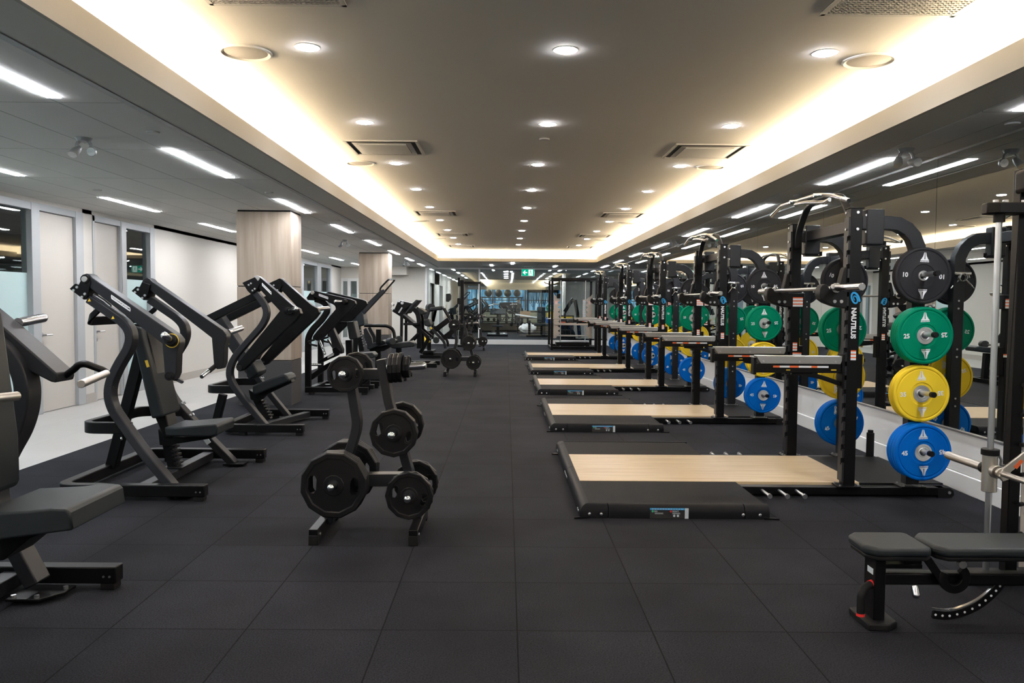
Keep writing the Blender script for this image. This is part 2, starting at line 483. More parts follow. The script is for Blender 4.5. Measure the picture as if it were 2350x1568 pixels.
for (x0, x1, y0, y1, z1, lab) in ((-2.33, -2.22, YF, 23.8, 2.842, 'warm light strip hidden in the cove on the machine side'),
                         (2.85, 2.96, YF, 23.8, 2.842, 'warm light strip hidden in the cove on the rack side'),
                         (-2.1, 2.75, 23.67, 23.78, 2.79, 'warm light strip hidden in the cove at the far end')):
    o = MB().box(x0, x1, y0, y1, 2.742, z1).build('cove_light', 'cove_light', smooth=0)
    tag(o, lab, 'light')

# --- unseen end wall, set close behind the camera to bounce light
slab('wall_front', 'white_paint', 'unseen pale wall set close behind the camera to bounce light', -6.0, 3.75, YF - 0.1, YF, 0, 3.1)

# --- wall with doors and glazing (machine side)
def lw(y0, y1, z0=0.0, z1=ZT, lab='cream wall section between doors', name='wall_left', m='cream_paint'):
    return slab(name, m, lab, XL - 0.12, XL, y0, y1, z0, z1)
for y0, y1, lab in ((10.97, 11.22, 'cream wall strip between the two pale doors'), (13.18, 22.5, 'long cream wall behind the first wood column'),
                    (26.45, 28.3, 'cream wall end near the far corner')):
    lw(y0, y1, lab=lab)
slab('wall_left', 'cream_paint', 'narrow cream band over doors and glazing', XL - 0.12, XL, YF, 28.3, 2.655, ZT)
slab('baseboard_left', 'base_trim', 'taupe baseboard on the long cream wall', XL, XL + 0.014, 13.2, 22.5, 0, 0.13)
slab('baseboard_left', 'base_trim', 'taupe baseboard between the two pale doors', XL, XL + 0.014, 10.97, 11.24, 0, 0.13)
def glazing(n, y0, y1, lab, fr=0.17, frost_z=1.78, mull=()):
    """full-height glazed panel with grey frame, frosted to above head height"""
    w = empty('window_%d' % n, (XL - 0.06, (y0 + y1) / 2, 0)); struct(w, lab)
    x0, yc = -0.05, (y0 + y1) / 2
    m = MB()
    for a, b in ((y0, y0 + fr), (y1 - fr, y1)): m.box(-0.06, 0.075, a - yc, b - yc, 0, 2.655)
    m.box(-0.06, 0.07, y0 - yc, y1 - yc, 0, 0.16).box(-0.06, 0.07, y0 - yc, y1 - yc, 2.56, 2.655)
    for q in mull: m.box(-0.05, 0.065, q - 0.05 - yc, q + 0.05 - yc, 0.16, 2.56)
    m.build('window_frame', 'grey_frame', w, 0.004, smooth=0)
    MB().box(-0.005, 0.005, y0 + fr - yc, y1 - fr - yc, frost_z, 2.56).build('clear_pane', 'clear_glass', w, smooth=0)
    MB().box(-0.005, 0.005, y0 + fr - yc, y1 - fr - yc, 0.16, frost_z).build('frosted_pane', 'frosted_glass', w, smooth=0)
    return w
glazing(1, YF, 9.95, 'grey framed glazing with frosted lower pane beside the first door', mull=(2.0, 6.0))
glazing(2, 12.03, 13.18, 'narrow grey framed window with frosted lower pane beside the second door')
glazing(3, 22.5, 24.75, 'grey framed glazing past the first wood column', fr=0.3)
glazing(4, 24.75, 26.45, 'far grey framed glazing near the corner', fr=0.2)
def door(n, y0, y1, lab, f0=0.16, f1=0.19, hinge=1):
    w = empty('door_%d' % n, (XL - 0.06, (y0 + y1) / 2, 0)); struct(w, lab); yc = (y0 + y1) / 2
    m = MB()
    if f0: m.box(-0.06, 0.07, y0 - yc, y0 + f0 - yc, 0, 2.655)
    m.box(-0.06, 0.075, y1 - f1 - yc, y1 - yc, 0, 2.655)
    m.box(-0.06, 0.07, y0 - yc, y1 - yc, 2.57, 2.655)
    m.build('door_frame', 'grey_frame', w, 0.004, smooth=0)
    MB().box(-0.02, 0.03, y0 + f0 + 0.006 - yc, y1 - f1 - 0.006 - yc, 0.008, 2.563).build('door_leaf', 'door_laminate', w, 0.002, smooth=0)
    yh = (y0 + f0 + 0.07 - yc) if hinge > 0 else (y1 - f1 - 0.07 - yc)
    h = MB().rod((0.03, yh, 1.0), (0.085, yh, 1.0), 0.011).rod((0.085, yh - 0.01, 1.0), (0.085, yh + 0.13 * hinge, 1.0), 0.010)
    h.rod((0.03, yh, 1.0), (0.037, yh, 1.0), 0.026).rod((0.03, yh, 0.88), (0.036, yh, 0.88), 0.022)
    h.build('door_handle', 'steel', w)
door(1, 9.93, 10.97, 'first pale laminate door with lever handle', 0.03, 0.19)
door(2, 11.22, 12.05, 'second pale laminate door in the long wall', 0.06, 0.03)
# rooms behind the glazing
slab('room_office', 'white_paint', 'plain office wall seen through the glazing', -9.05, -9.0, YF, YB + 0.4, 0, 2.75)
slab('room_office', 'ceiling_tile', 'office ceiling seen through the glazing', -9.0, -6.0, YF, YB + 0.4, 2.70, 2.75)
slab('room_office', 'white_paint', 'office end wall behind the camera', -9.0, -6.0, YF - 0.1, YF, 0, 2.75)

# --- mirror wall (rack side)
slab('wall_right', 'panel_white', 'wall behind the mirror panels', XR + 0.03, XR + 0.2, YF, YB + 0.2, 0, ZT)
slab('wall_right', 'band_paint', 'grey band over the mirror panels', XR - 0.002, XR + 0.03, YF, YB, 2.692, ZT)
ym = [YF, -2.3, -0.7, 0.9, 2.5, 4.1, 6.60, 8.95, 11.3, 13.65, 16.0, 18.35, 20.7, 23.05, 25.4, YB]
for a, b in zip(ym, ym[1:]):
    o = MB().box(XR, XR + 0.006, a + 0.0025, b - 0.0025, 0.475, 2.692).build('mirror_panel', 'mirror', smooth=0)
    struct(o, 'tall wall mirror panel behind the racks')
slab('trim_8', 'brushed_steel', 'slim metal strip under the mirrors', XR - 0.018, XR + 0.01, YF, YB, 0.462, 0.478, bevel=0.002)
slab('wall_right_panel', 'panel_white', 'white wainscot panel below the mirrors', XR - 0.006, XR + 0.03, YF, YB, 0.15, 0.462)
slab('baseboard_right', 'panel_white', 'white baseboard below the mirror wainscot', XR - 0.022, XR + 0.03, YF, YB, 0, 0.145, bevel=0.006)

# --- columns
def column(y0, y1, x0, x1, lab, jz):
    c = empty('column', ((x0 + x1) / 2, (y0 + y1) / 2, 0)); struct(c, lab)
    w, d = (x1 - x0) / 2, (y1 - y0) / 2
    MB().box(-w + 0.012, w - 0.012, -d + 0.012, d - 0.012, 0.05, ZT).build('core', 'black_plastic', c, smooth=0)
    MB().box(-w, w, -d, d, 0.635, jz - 0.006).build('wood_panel', 'column_wood', c, 0.004, smooth=0)
    MB().box(-w, w, -d, d, jz + 0.006, 2.69).build('wood_panel', 'column_wood', c, 0.004, smooth=0)
    MB().box(-w + 0.004, w - 0.004, -d + 0.004, d - 0.004, 0.0, 0.625).build('base_panel', 'charcoal_laminate', c, 0.003, smooth=0)
column(10.92, 11.47, -3.735, -2.985, 'nearer wood clad column with charcoal base', 1.66)
column(19.9, 20.5, -3.735, -2.985, 'farther wood clad column with charcoal base', 1.68)

# --- far left wall facing the camera, with a glazed door
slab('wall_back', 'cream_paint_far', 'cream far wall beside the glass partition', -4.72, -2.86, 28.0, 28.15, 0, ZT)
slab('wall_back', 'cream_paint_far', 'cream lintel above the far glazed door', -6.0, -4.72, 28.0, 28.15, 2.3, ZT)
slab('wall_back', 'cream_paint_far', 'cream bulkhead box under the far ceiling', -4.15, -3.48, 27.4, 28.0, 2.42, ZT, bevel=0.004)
w = empty('window_5', (-5.3, 28.05, 0)); struct(w, 'white framed glazed door in the far corner')
m = MB()
for x in (-0.57, -0.30, 0.03, 0.33, 0.57): m.box(x - 0.055, x + 0.055, -0.06, 0.05, 0, 2.3)
m.box(-0.6, 0.6, -0.055, 0.05, 2.2, 2.3).box(-0.6, 0.6, -0.055, 0.05, 0, 0.2)
m.build('window_frame', 'white_frame', w, 0.004, smooth=0)
MB().box(-0.56, 0.56, -0.004, 0.004, 0.2, 2.2).build('clear_pane', 'clear_glass', w, smooth=0)
slab('room_corridor', 'white_paint', 'pale corridor wall behind the far glazed door', -7.0, -2.86, 31.0, 31.1, 0, 2.75)
slab('room_corridor', 'ceiling_tile', 'corridor ceiling behind the far glazed door', -7.0, -2.95, 28.15, 31.0, 2.70, 2.75)
slab('room_corridor', 'stone_floor', 'corridor floor behind the far glazed door', -7.0, -2.95, 28.15, 31.0, -0.05, 0.0)

# --- glass partition across the far end
w = empty('window_6', (0.4, YB, 0)); struct(w, 'floor to ceiling glass partition across the far end of the gym')
m = MB().box(-1.39, -1.33, -0.04, 0.04, 0.17, ZT).box(-3.27, -3.2, -0.05, 0.05, 0, ZT).box(-3.27, 3.2, -0.045, 0.045, 2.65, ZT)
m.build('window_frame', 'white_frame', w, 0.004, smooth=0)
for i, (a, b) in enumerate(((-3.2, -1.39), (-1.33, 0.078), (0.084, 1.7), (1.706, 3.2))):
    MB().box(a, b, -0.005, 0.005, 0.17, 2.65).build('clear_pane', 'partition_glass', w, smooth=0)
slab('baseboard_back', 'stone_trim', 'pale stone kerb under the glass partition', -2.86, 3.6, YB - 0.06, YB + 0.06, 0, 0.17, bevel=0.005)

# --- lights in the tile ceilings
def strip(x, y, lab, L=1.5, w=0.085, z=ZT):
    t = empty('linear_light', (x, y, z)); tag(t, lab, 'ceiling light', 'slim linear ceiling lights')
    MB().box(-w / 2, w / 2, -L / 2, L / 2, -0.006, 0.0).build('diffuser', 'strip_light', t, smooth=0)
    m = MB()
    for s in (-1, 1):
        m.box(s * (w / 2 + 0.004) - 0.004, s * (w / 2 + 0.004) + 0.004, -L / 2 - 0.01, L / 2 + 0.01, -0.0015, 0.002)
        m.box(-w / 2, w / 2, s * (L / 2 + 0.004) - 0.004, s * (L / 2 + 0.004) + 0.004, -0.0015, 0.002)
    m.build('frame', 'white_frame', t, smooth=0)
    return t
ORD = ['first', 'second', 'third', 'fourth', 'fifth', 'sixth', 'seventh', 'eighth', 'ninth', 'tenth', 'eleventh', 'twelfth']
ys_all = [4.22 + 3.1 * k for k in range(8)]
for k in range(8):
    y = 4.22 + 3.12 * k
    strip(-2.825, y, '%s linear light from the camera, in the row next to the raised ceiling' % ORD[k])
for k in range(7):
    y = 7.34 + 3.12 * k
    strip(-4.95, y, '%s linear light from the camera, in the row next to the doors' % ORD[k])
for k in range(8):
    y = 4.30 + 3.12 * k
    strip(3.265, y, '%s linear light from the camera, in the row above the racks' % ORD[k])
for x, y, lab in ((-0.5, 25.9, 'short linear light before the glass, nearest the machine side'), (0.18, 24.55, 'short linear light before the glass, nearest the raised ceiling'),
                  (1.62, 26.3, 'short linear light before the glass, nearest the racks')):
    strip(x, y, lab, L=1.1)
for k in range(2):  # unseen lamps carrying on the rows, added for the light they give
    strip(-2.825, 1.1 - 3.12 * k, '%s unseen linear light added to carry on the machine-side row' % ORD[k]); strip(3.265, 1.18 - 3.12 * k, '%s unseen linear light added to carry on the rack-side row' % ORD[k])
    strip(-4.95, 4.22 - 3.12 * k, '%s unseen linear light added to carry on the row beside the glazing' % ORD[k])
# lamps added behind the glazing to brighten the office interior
for k in range(8):
    strip(-7.4, 1.0 + 3.1 * k, '%s added lamp brightening the office behind the glazing' % ORD[k], z=2.70)
# downlights in the raised ceiling
RW = (('machine side', -1.245), ('middle', 0.35), ('rack side', 1.96))
def downlight(x, y, lab):
    t = empty('downlight', (x, y, ZU)); tag(t, lab, 'downlight', 'round downlights of the raised ceiling')
    MB().rod((0, 0, -0.009), (0, 0, 0), 0.058, 24).build('lens', 'down_light', t)
    m = MB().lathe([(0.060, 0), (0.062, 0.003), (0.078, 0.003), (0.082, 0.0)], 24, Matrix.Rotation(-PI / 2, 4, 'X'))
    m.build('rim', 'white_frame', t)
for j, (rn, x) in enumerate(RW):
    for k in range(9):
        downlight(x + (0.6 - k) * 0.006, 4.93 + 2.0 * k, '%s downlight from the camera in the %s row of the raised ceiling' % (ORD[k], rn))
    for k in range(1, 5):
        downlight(x, 4.93 - 2.0 * k, '%s downlight counting back from above the camera in the %s row' % (ORD[k - 1], rn))
# round ceiling speakers
def speaker(x, y, lab):
    t = empty('ceiling_speaker', (x, y, ZU)); tag(t, lab, 'ceiling speaker', 'round ceiling speakers')
    R90 = Matrix.Rotation(-PI / 2, 4, 'X')
    MB().lathe([(0.128, 0.0), (0.130, -0.0), (0.150, 0.012), (0.160, 0.006), (0.162, 0.0)], 36, Matrix.Rotation(-PI / 2, 4, 'X')).build('rim', 'soffit_paint', t)
    MB().lathe([(0.0, 0.006), (0.08, 0.0055), (0.132, 0.003)], 36, Matrix.Rotation(-PI / 2, 4, 'X')).build('grille', 'speaker_mesh', t)
for k, y in enumerate((5.04, 8.94, 15.15, 19.2)):
    speaker(-1.655, y, '%s round ceiling speaker from the camera, on the machine side' % ORD[k])
    speaker(2.30, y + 0.03, '%s round ceiling speaker from the camera, on the rack side' % ORD[k])
# square air diffusers
def vent(x, y, lab, kind='diffuser'):
    t = empty('ceiling_vent', (x, y, ZU)); tag(t, lab, 'air vent', 'square ceiling air vents')
    s = 0.36
    m = MB()
    for a, b, c, d in ((-s, s, -s, -s + 0.025), (-s, s, s - 0.025, s), (-s, -s + 0.025, -s, s), (s - 0.025, s, -s, s)): m.box(a, b, c, d, -0.012, 0.0)
    m.build('frame', 'vent_metal', t, 0.002, smooth=0)
    MB().box(-s + 0.02, s - 0.02, -s + 0.02, s - 0.02, -0.003, -0.001).build('duct', 'vent_dark', t, smooth=0)
    if kind == 'diffuser':
        m = MB()
        for q in (0.29,):
            for a in range(4):
                Mr = Matrix.Rotation(a * PI / 2, 4, 'Z')
                m.add([Mr @ Vector(p) for p in ((-q, -q, -0.012), (q, -q, -0.012), (q - 0.05, -q + 0.05, -0.035 + 0.02), (-q + 0.05, -q + 0.05, -0.035 + 0.02))], [(0, 1, 2, 3)])
        m.build('vane', 'vent_metal', t, smooth=0)
        MB().box(-0.235, 0.235, -0.235, 0.235, -0.022, -0.012).build('plaque', 'vent_metal', t, 0.003, smooth=0)
    else:
        m = MB()
        for k in range(25): m.box(-0.335, 0.335, -0.33 + k * 0.0268, -0.33 + k * 0.0268 + 0.012, -0.011, -0.004)
        for k in range(25): m.box(-0.33 + k * 0.0268, -0.33 + k * 0.0268 + 0.007, -0.335, 0.335, -0.011, -0.004)
        m.build('grille', 'vent_metal', t, smooth=0)
for k, y in enumerate((8.04, 13.8, 18.0, 21.6)):
    vent(-1.235, y, '%s square air vent with centre plate on the machine side' % ORD[k])
    vent(2.0, y + 0.02, '%s square air vent with centre plate on the rack side' % ORD[k])
vent(-1.215, 3.87, 'square mesh return grille on the machine side, cut off by the top of the photo', 'mesh')
vent(2.03, 3.92, 'square mesh return grille on the rack side, cut off by the top of the photo', 'mesh')
# sprinkler caps and sensors
def cap(x, y, z, lab, r=0.05):
    t = MB().lathe([(0.0, 0.012), (r * 0.9, 0.010), (r, 0.0)], 20, Matrix.Translation((x, y, z)) @ Matrix.Rotation(-PI / 2, 4, 'X')).build('sprinkler_cap', 'white_frame')
    tag(t, lab, 'sprinkler cap', 'round sprinkler caps')
for x, y, z, lab in ((-2.65, 5.95, ZT, 'round sprinkler cap beside the nearest twin emergency light'), (-4.69, 9.08, ZT, 'round sprinkler cap in the ceiling by the doors'),
                     (0.35, 7.55, ZU, 'round sprinkler cap in the middle of the raised ceiling'), (-2.75, 9.15, ZT, 'round sprinkler cap in front of the nearer wood column'),
                     (-2.62, 12.2, ZT, 'round sprinkler cap past the nearer wood column'), (3.3, 8.95, ZT, 'round sprinkler cap above the second rack'), (3.45, 5.4, ZT, 'round sprinkler cap above the first rack'),
                     (-2.9, 24.8, ZT, 'round sprinkler cap near the far cream wall')):
    cap(x, y, z, lab)
# twin-head emergency lights
def emergency(x, y, lab):
    t = empty('emergency_light', (x, y, ZT)); tag(t, lab, 'emergency light', 'twin emergency lights')
    MB().lathe([(0, 0.030), (0.045, 0.028), (0.062, 0.0)], 22, Matrix.Rotation(-PI / 2, 4, 'X')).build('base', 'grey_frame', t)
    for s in (-1, 1):
        h = MB().pipe([(s * 0.03, 0, -0.02), (s * 0.052, 0, -0.045), (s * 0.058, 0, -0.075)], 0.013, 10)
        Mh = frame((s * 0.066, -0.005, -0.105), (1, 0, 0), (-s * 0.30, 0.55, 0.75) if s < 0 else (-0.25, 0.9, 0.2))
        h.lathe([(0.0, 0.055), (0.022, 0.05), (0.034, 0.015), (0.038, -0.030), (0.034, -0.038)], 18, Mh)
        o = h.build('lamp_head', 'grey_frame', t)
        MB().lathe([(0.0, -0.034), (0.024, -0.038), (0.034, -0.038)], 18, Mh).build('lens', 'steel', o)
emergency(-3.3, 6.2, 'twin emergency light over the nearest machines'); emergency(3.18, 6.3, 'twin emergency light above the first rack')
emergency(-3.3, 16.0, 'twin emergency light between the two wood columns'); emergency(-3.06, 24.0, 'twin emergency light past the farther wood column')
emergency(3.22, 15.2, 'twin emergency light above the third rack')
# exit sign
t = empty('exit_sign', (0.735, 27.0, 2.52)); tag(t, 'green exit sign with arrow and running figure hanging before the glass', 'exit sign')
MB().box(-0.16, 0.16, -0.02, 0.02, -0.09, 0.09).build('housing', 'white_frame', t, 0.004, smooth=0)
MB().box(-0.15, 0.15, -0.022, -0.0205, -0.08, 0.08).build('green_panel', 'sign_green', t, smooth=0)
MB().box(0.012, 0.118, -0.0235, -0.0222, -0.07, 0.07).build('white_doorway', 'sign_white', t, smooth=0)
m = MB().prism([(-0.13, 0.0), (-0.07, 0.055), (-0.058, 0.04), (-0.088, 0.012), (-0.02, 0.012), (-0.02, -0.012), (-0.088, -0.012), (-0.058, -0.04), (-0.07, -0.055)], 'y', -0.0235, -0.0222)
m.build('arrow', 'sign_white', t, smooth=0)
m = MB().ball((0.058, -0.0238, 0.048), 0.012, 10, 6, sc=(1, 0.05, 1))
for a, b in (((0.058, 0.035), (0.066, -0.005)), ((0.066, -0.005), (0.042, -0.025)), ((0.042, -0.025), (0.03, -0.055)), ((0.066, -0.005), (0.085, -0.03)), ((0.085, -0.03), (0.1, -0.055)), ((0.06, 0.03), (0.038, 0.012)), ((0.06, 0.03), (0.085, 0.012))):
    m.sweep([(a[0], -0.0239, a[1]), (b[0], -0.0239, b[1])], 0.001, 0.012, (0, 1, 0))
m.build('running_figure', 'sign_green', t, smooth=0)
MB().rod((-0.1, 0, 0.09), (-0.1, 0, 0.135), 0.006, 8).rod((0.1, 0, 0.09), (0.1, 0, 0.135), 0.006, 8).build('hanger', 'white_frame', t)
t.scale = (1.42, 1.42, 1.42)

# ================================================================== half racks, platforms, barbells, bumper plates
RX = 2.6                                   # x of the rack roots
RACKS = [6.53, 10.12, 13.73, 17.33, 21.38]
RN = ['first', 'second', 'third', 'fourth', 'fifth']

def swirl(cx, cz, w, h, y, tilt):
    """spiral shell mark as a flat sweep on a plane y = const"""
    pts = []
    for k in range(46):
        t = k / 45.0
        a = -0.6 + t * 2 * PI * 1.75
        r = 1.0 - 0.80 * t
        px, pz = w / 2 * r * math.cos(a), h / 2 * r * math.sin(a)
        pts.append((cx + px * math.cos(tilt) - pz * math.sin(tilt), y, cz + px * math.sin(tilt) + pz * math.cos(tilt)))
    m = MB()
    for k in range(45):
        wd = 0.016 * (1 - 0.6 * k / 45)
        m.sweep(pts[k:k + 2], 0.0006, wd, (0, 1, 0))
    return m

def warning_label(m_or, m_wh, x0, x1, y, z0, z1, n=3):
    h = (z1 - z0) / n
    for k in range(n):
        m_or.box(x0, x1, y - 0.0006, y, z0 + k * h + h * 0.62, z0 + (k + 1) * h)
        m_wh.box(x0, x1, y - 0.0006, y, z0 + k * h, z0 + k * h + h * 0.62)

def make_rack():
    root = empty('half_rack', (RX, 0, 0))
    L = lambda x: x - RX
    UY = 0.60
    for s in (-1, 1):
        yc = s * UY
        y0, y1 = yc - 0.04, yc + 0.04
        # upright with a notched front edge
        m = MB().box(L(2.575), L(2.662), y0, y1, 0.085, 2.185)
        up = m.build('upright', 'black_metal', root, 0.003)
        pts = [(y1, 0.12), (y1, 2.12), (y0, 2.12)]
        z = 1.98
        while z > 0.22:
            pts += [(y0, z), (y0 + 0.026, z - 0.004), (y0 + 0.030, z - 0.052), (y0 + 0.018, z - 0.058), (y0 + 0.012, z - 0.040), (y0, z - 0.036)]
            z -= 0.105
        pts += [(y0, 0.12)]
        MB().prism(pts, 'x', L(2.560), L(2.5755)).build('notched_plate', 'charcoal_metal', up, smooth=0)
        MB().box(L(2.562), L(2.675), y0 - 0.004, y1 + 0.004, 2.183, 2.192).build('cap', 'black_plastic', up, 0.003, smooth=0)
        MB().box(L(2.53), L(2.70), yc - 0.065, yc + 0.065, 0.075, 0.087).build('base_plate', 'black_metal', up, 0.002, smooth=0)
        b = MB()
        for dx in (2.548, 2.685):
            for dy in (-0.052, 0.052): b.rod((L(dx), yc + dy, 0.087), (L(dx), yc + dy, 0.097), 0.009, 6)
        for z in (2.155, 2.03):
            b.rod((L(2.625), y0, z), (L(2.625), y0 - 0.008, z), 0.011, 8)
            b.rod((L(2.56), yc, z), (L(2.552), yc, z), 0.010, 8)
            b.rod((L(2.69), y0 + 0.01, z - 0.02), (L(2.69), y0 - 0.004, z - 0.02), 0.008, 8)
        b.build('bolt', 'steel', up)
        # storage post with an arch up to the upright
        path = [(L(3.102), yc, 0.1), (L(3.102), yc, 1.80), (L(3.095), yc, 1.90), (L(3.06), yc, 1.98), (L(3.01), yc, 2.035), (L(2.94), yc, 2.072), (L(2.86), yc, 2.08), (L(2.66), yc, 2.08)]
        post = MB().sweep(path, 0.085, 0.10, (0, 1, 0)).build('storage_post', 'charcoal_metal', root, 0.004)
        MB().box(L(3.01), L(3.195), yc - 0.065, yc + 0.065, 0.075, 0.087).build('base_plate', 'black_metal', post, 0.002, smooth=0)
        b = MB()
        for dx in (3.03, 3.175):
            for dy in (-0.05, 0.05): b.rod((L(dx), yc + dy, 0.087), (L(dx), yc + dy, 0.098), 0.009, 6)
        for z in (0.55, 0.62, 1.0, 1.07, 1.44, 1.51): b.rod((L(3.102), yc - 0.0425, z), (L(3.102), yc - 0.049, z), 0.009, 8)
        b.build('bolt', 'steel', post)
        # bracket box behind the upright
        br = MB().box(L(2.690), L(2.825), yc - 0.05, yc + 0.05, 1.915, 2.18).build('arch_bracket', 'charcoal_metal', root, 0.010, 3)
        MB().box(L(2.70), L(2.84), yc - 0.03, yc + 0.03, 1.900, 1.915).rod((L(2.85), yc, 1.905), (L(2.85), yc, 1.945), 0.014, 12).build('band_hook', 'black_plastic', br, smooth=30)
        # four storage pegs on the outer face
        for z in (0.378, 0.810, 1.246, 1.690):
            ya = yc + s * 0.04
            p = MB().rod((L(3.102), ya, z), (L(3.102), ya + s * 0.235, z + 0.004), 0.0185, 16).build('storage_peg', 'hub_steel', root)
            MB().rod((L(3.102), ya + s * 0.225, z + 0.004), (L(3.102), ya + s * 0.262, z + 0.005), 0.021, 16).build('peg_cap', 'black_plastic', p, 0.002)
        # base rail with band pegs
        r = MB().box(L(1.80), L(3.36), yc - 0.04, yc + 0.04, 0.018, 0.075).build('base_rail', 'black_metal', root, 0.003, smooth=0)
        MB().prism([(L(3.30), 0.0), (L(3.405), 0.0), (L(3.425), 0.02), (L(3.42), 0.055), (L(3.39), 0.075), (L(3.30), 0.075)], 'y', yc - 0.042, yc + 0.042).build('foot', 'black_rubber', r, 0.003)
        MB().rod((L(3.385), yc - 0.043, 0.04), (L(3.385), yc - 0.050, 0.04), 0.012, 8).rod((L(3.385), yc + 0.043, 0.04), (L(3.385), yc + 0.050, 0.04), 0.012, 8).build('bolt', 'steel', r)
        for x in (1.955, 2.085, 2.215):
            pg = MB().rod((L(x), yc + s * 0.04, 0.047), (L(x), yc + s * 0.215, 0.047), 0.0115, 12).rod((L(x), yc + s * 0.208, 0.047), (L(x), yc + s * 0.226, 0.047), 0.018, 14)
            pgo = pg.build('band_peg', 'steel', r)
        # j hook that carries the bar: black cheeks, liner, guard horn
        xe = 2.70 if s > 0 else 2.5585
        jc = MB().prism([(L(2.352), 1.535), (L(2.362), 1.505), (L(2.40), 1.478), (L(2.47), 1.452), (L(2.53), 1.438), (L(xe), 1.438), (L(xe), 1.57), (L(2.555), 1.572), (L(2.535), 1.60), (L(2.515), 1.585), (L(2.50), 1.574),
                         (L(2.455), 1.5735), (L(2.425), 1.580), (L(2.415), 1.60), (L(2.395), 1.618), (L(2.370), 1.608), (L(2.355), 1.58)], 'y', yc - 0.049, yc + 0.049).build('bar_hook', 'black_plastic', root, 0.010, 3)
        MB().prism([(L(2.53), 1.575), (L(2.558), 1.58), (L(2.558), 1.735), (L(2.55), 1.75), (L(2.535), 1.73), (L(2.505), 1.60)], 'y', yc - 0.043, yc + 0.043).build('guard_horn', 'black_rubber', jc, 0.010, 3)
        b = MB()
        for x in (2.465, 2.515): b.rod((L(x), yc - 0.049, 1.487), (L(x), yc - 0.056, 1.487), 0.013, 10)
        b.build('bolt', 'steel', jc)
        # safety arm: steel faced beam on a gusset
        sa = MB().box(L(1.885), L(2.552), yc - 0.032, yc + 0.032, 0.945, 1.012)
        sa.sweep(fillet([(L(2.17), yc, 0.945), (L(2.36), yc, 0.925), (L(2.55), yc, 0.86)], 0.15, 5), 0.044, 0.034, (0, 1, 0))
        sa.box(L(2.540), L(2.559), yc - 0.047, yc + 0.047, 0.83, 1.09).box(L(2.54), L(2.70), yc + 0.041, yc + 0.049, 0.83, 1.09).box(L(2.663), L(2.70), yc - 0.03, yc + 0.049, 0.83, 1.09).box(L(1.872), L(1.894), yc - 0.036, yc + 0.036, 0.93, 1.06)
        so = sa.build('safety_arm', 'black_metal', root, 0.003)
        MB().prism([(L(1.893), 1.075), (L(2.552), 1.075), (L(2.552), 1.062), (L(2.530), 1.012), (L(1.925), 1.012), (L(1.893), 1.062)], 'y', yc - 0.037, yc + 0.037).build('steel_rail', 'brushed_steel', so, 0.004, 3)
        b = MB()
        for x in (1.945, 2.215, 2.49): b.rod((L(x), yc - 0.037, 1.032), (L(x), yc - 0.042, 1.032), 0.008, 8)
        b.build('rivet', 'steel', so)
        mo, mw = MB(), MB()
        xs = [2.02, 2.07, 2.145, 2.215, 2.31, 2.355, 2.44]
        for i in range(6): (mo if i % 2 == 0 else mw).box(L(xs[i]), L(xs[i + 1]), yc - 0.0332, yc - 0.032, 0.985, 0.999)
        mo.build('orange_tape', 'orange_print', so, smooth=0); mw.build('white_tape', 'white_print', so, smooth=0)
        my = MB().box(L(2.46), L(2.50), yc - 0.0332, yc - 0.032, 0.965, 0.973).box(L(2.12), L(2.15), yc - 0.0332, yc - 0.032, 0.963, 0.970)
        my.build('yellow_tag', 'yellow_print', so, smooth=0)
        # stickers on the face towards the camera
        mo, mw = MB(), MB()
        warning_label(mo, mw, L(2.602), L(2.642), y0 - 0.0006, 1.045, 1.12)
        if s > 0: warning_label(mo, mw, L(2.59), L(2.68), yc - 0.0496, 1.445, 1.53); warning_label(mo, mw, L(2.60), L(2.68), yc - 0.0476, 1.00, 1.03, 1)
        mo.build('warning_sticker', 'orange_print', up, smooth=0); mw.build('warning_text', 'white_print', up, smooth=0)
        if s < 0:
            swirl(L(2.622), 1.508, 0.062, 0.112, y0 - 0.0012, 0.35).build('shell_mark', 'blue_print', up, smooth=0)
            M = frame((L(2.615), y0 - 0.0012, 1.325), (0, 0, -1), (1, 0, 0))
            v, f = text_mesh('NAUTILUS', 0.050, M, bold=0.0024)
            MB().add(v, f).build('lettering', 'white_print', up, smooth=0)
    # cross members
    MB().box(L(3.17), L(3.25), -0.56, 0.56, 0.02, 0.075).build('rear_rail', 'black_metal', root, 0.003, smooth=0)
    MB().box(L(2.70), L(2.80), -0.56, 0.56, 2.035, 2.125).build('top_crossbeam', 'charcoal_metal', root, 0.004, smooth=0)
    # bar holder tube
    MB().rod((L(3.335), 0.56, 0.05), (L(3.335), 0.56, 0.30), 0.034, 18).rod((L(3.335), 0.56, 0.29), (L(3.335), 0.56, 0.325), 0.024, 18).build('bar_holder', 'black_plastic', root, 0.003)
    # pull-up station: one bent arch and chrome grips
    p = fillet([(L(2.625), 0.565, 1.97), (L(2.61), 0.50, 2.12), (L(2.60), 0.31, 2.295), (L(2.595), 0.10, 2.335), (L(2.595), -0.22, 2.345), (L(2.60), -0.40, 2.315), (L(2.615), -0.53, 2.15), (L(2.625), -0.565, 1.97)], 0.13, 6)
    MB().sweep(p, 0.055, 0.024, (1, 0, 0)).build('pull_up_arch', 'charcoal_metal', root, 0.004)
    c = MB()
    bar = [(L(2.5), p_[1] - 6.53, p_[2]) for p_ in [(2.500, 7.440, 2.298), (2.500, 7.186, 2.360), (2.500, 6.335, 2.346), (2.500, 6.045, 2.296), (2.500, 5.765, 2.223)]]
    c.pipe(fillet(bar, 0.06, 4), 0.0165, 12)
    bar2 = [(L(2.42), p_[1] - 6.53, p_[2]) for p_ in [(2.420, 6.609, 2.299), (2.420, 6.379, 2.288), (2.420, 6.002, 2.240), (2.420, 5.914, 2.251)]]
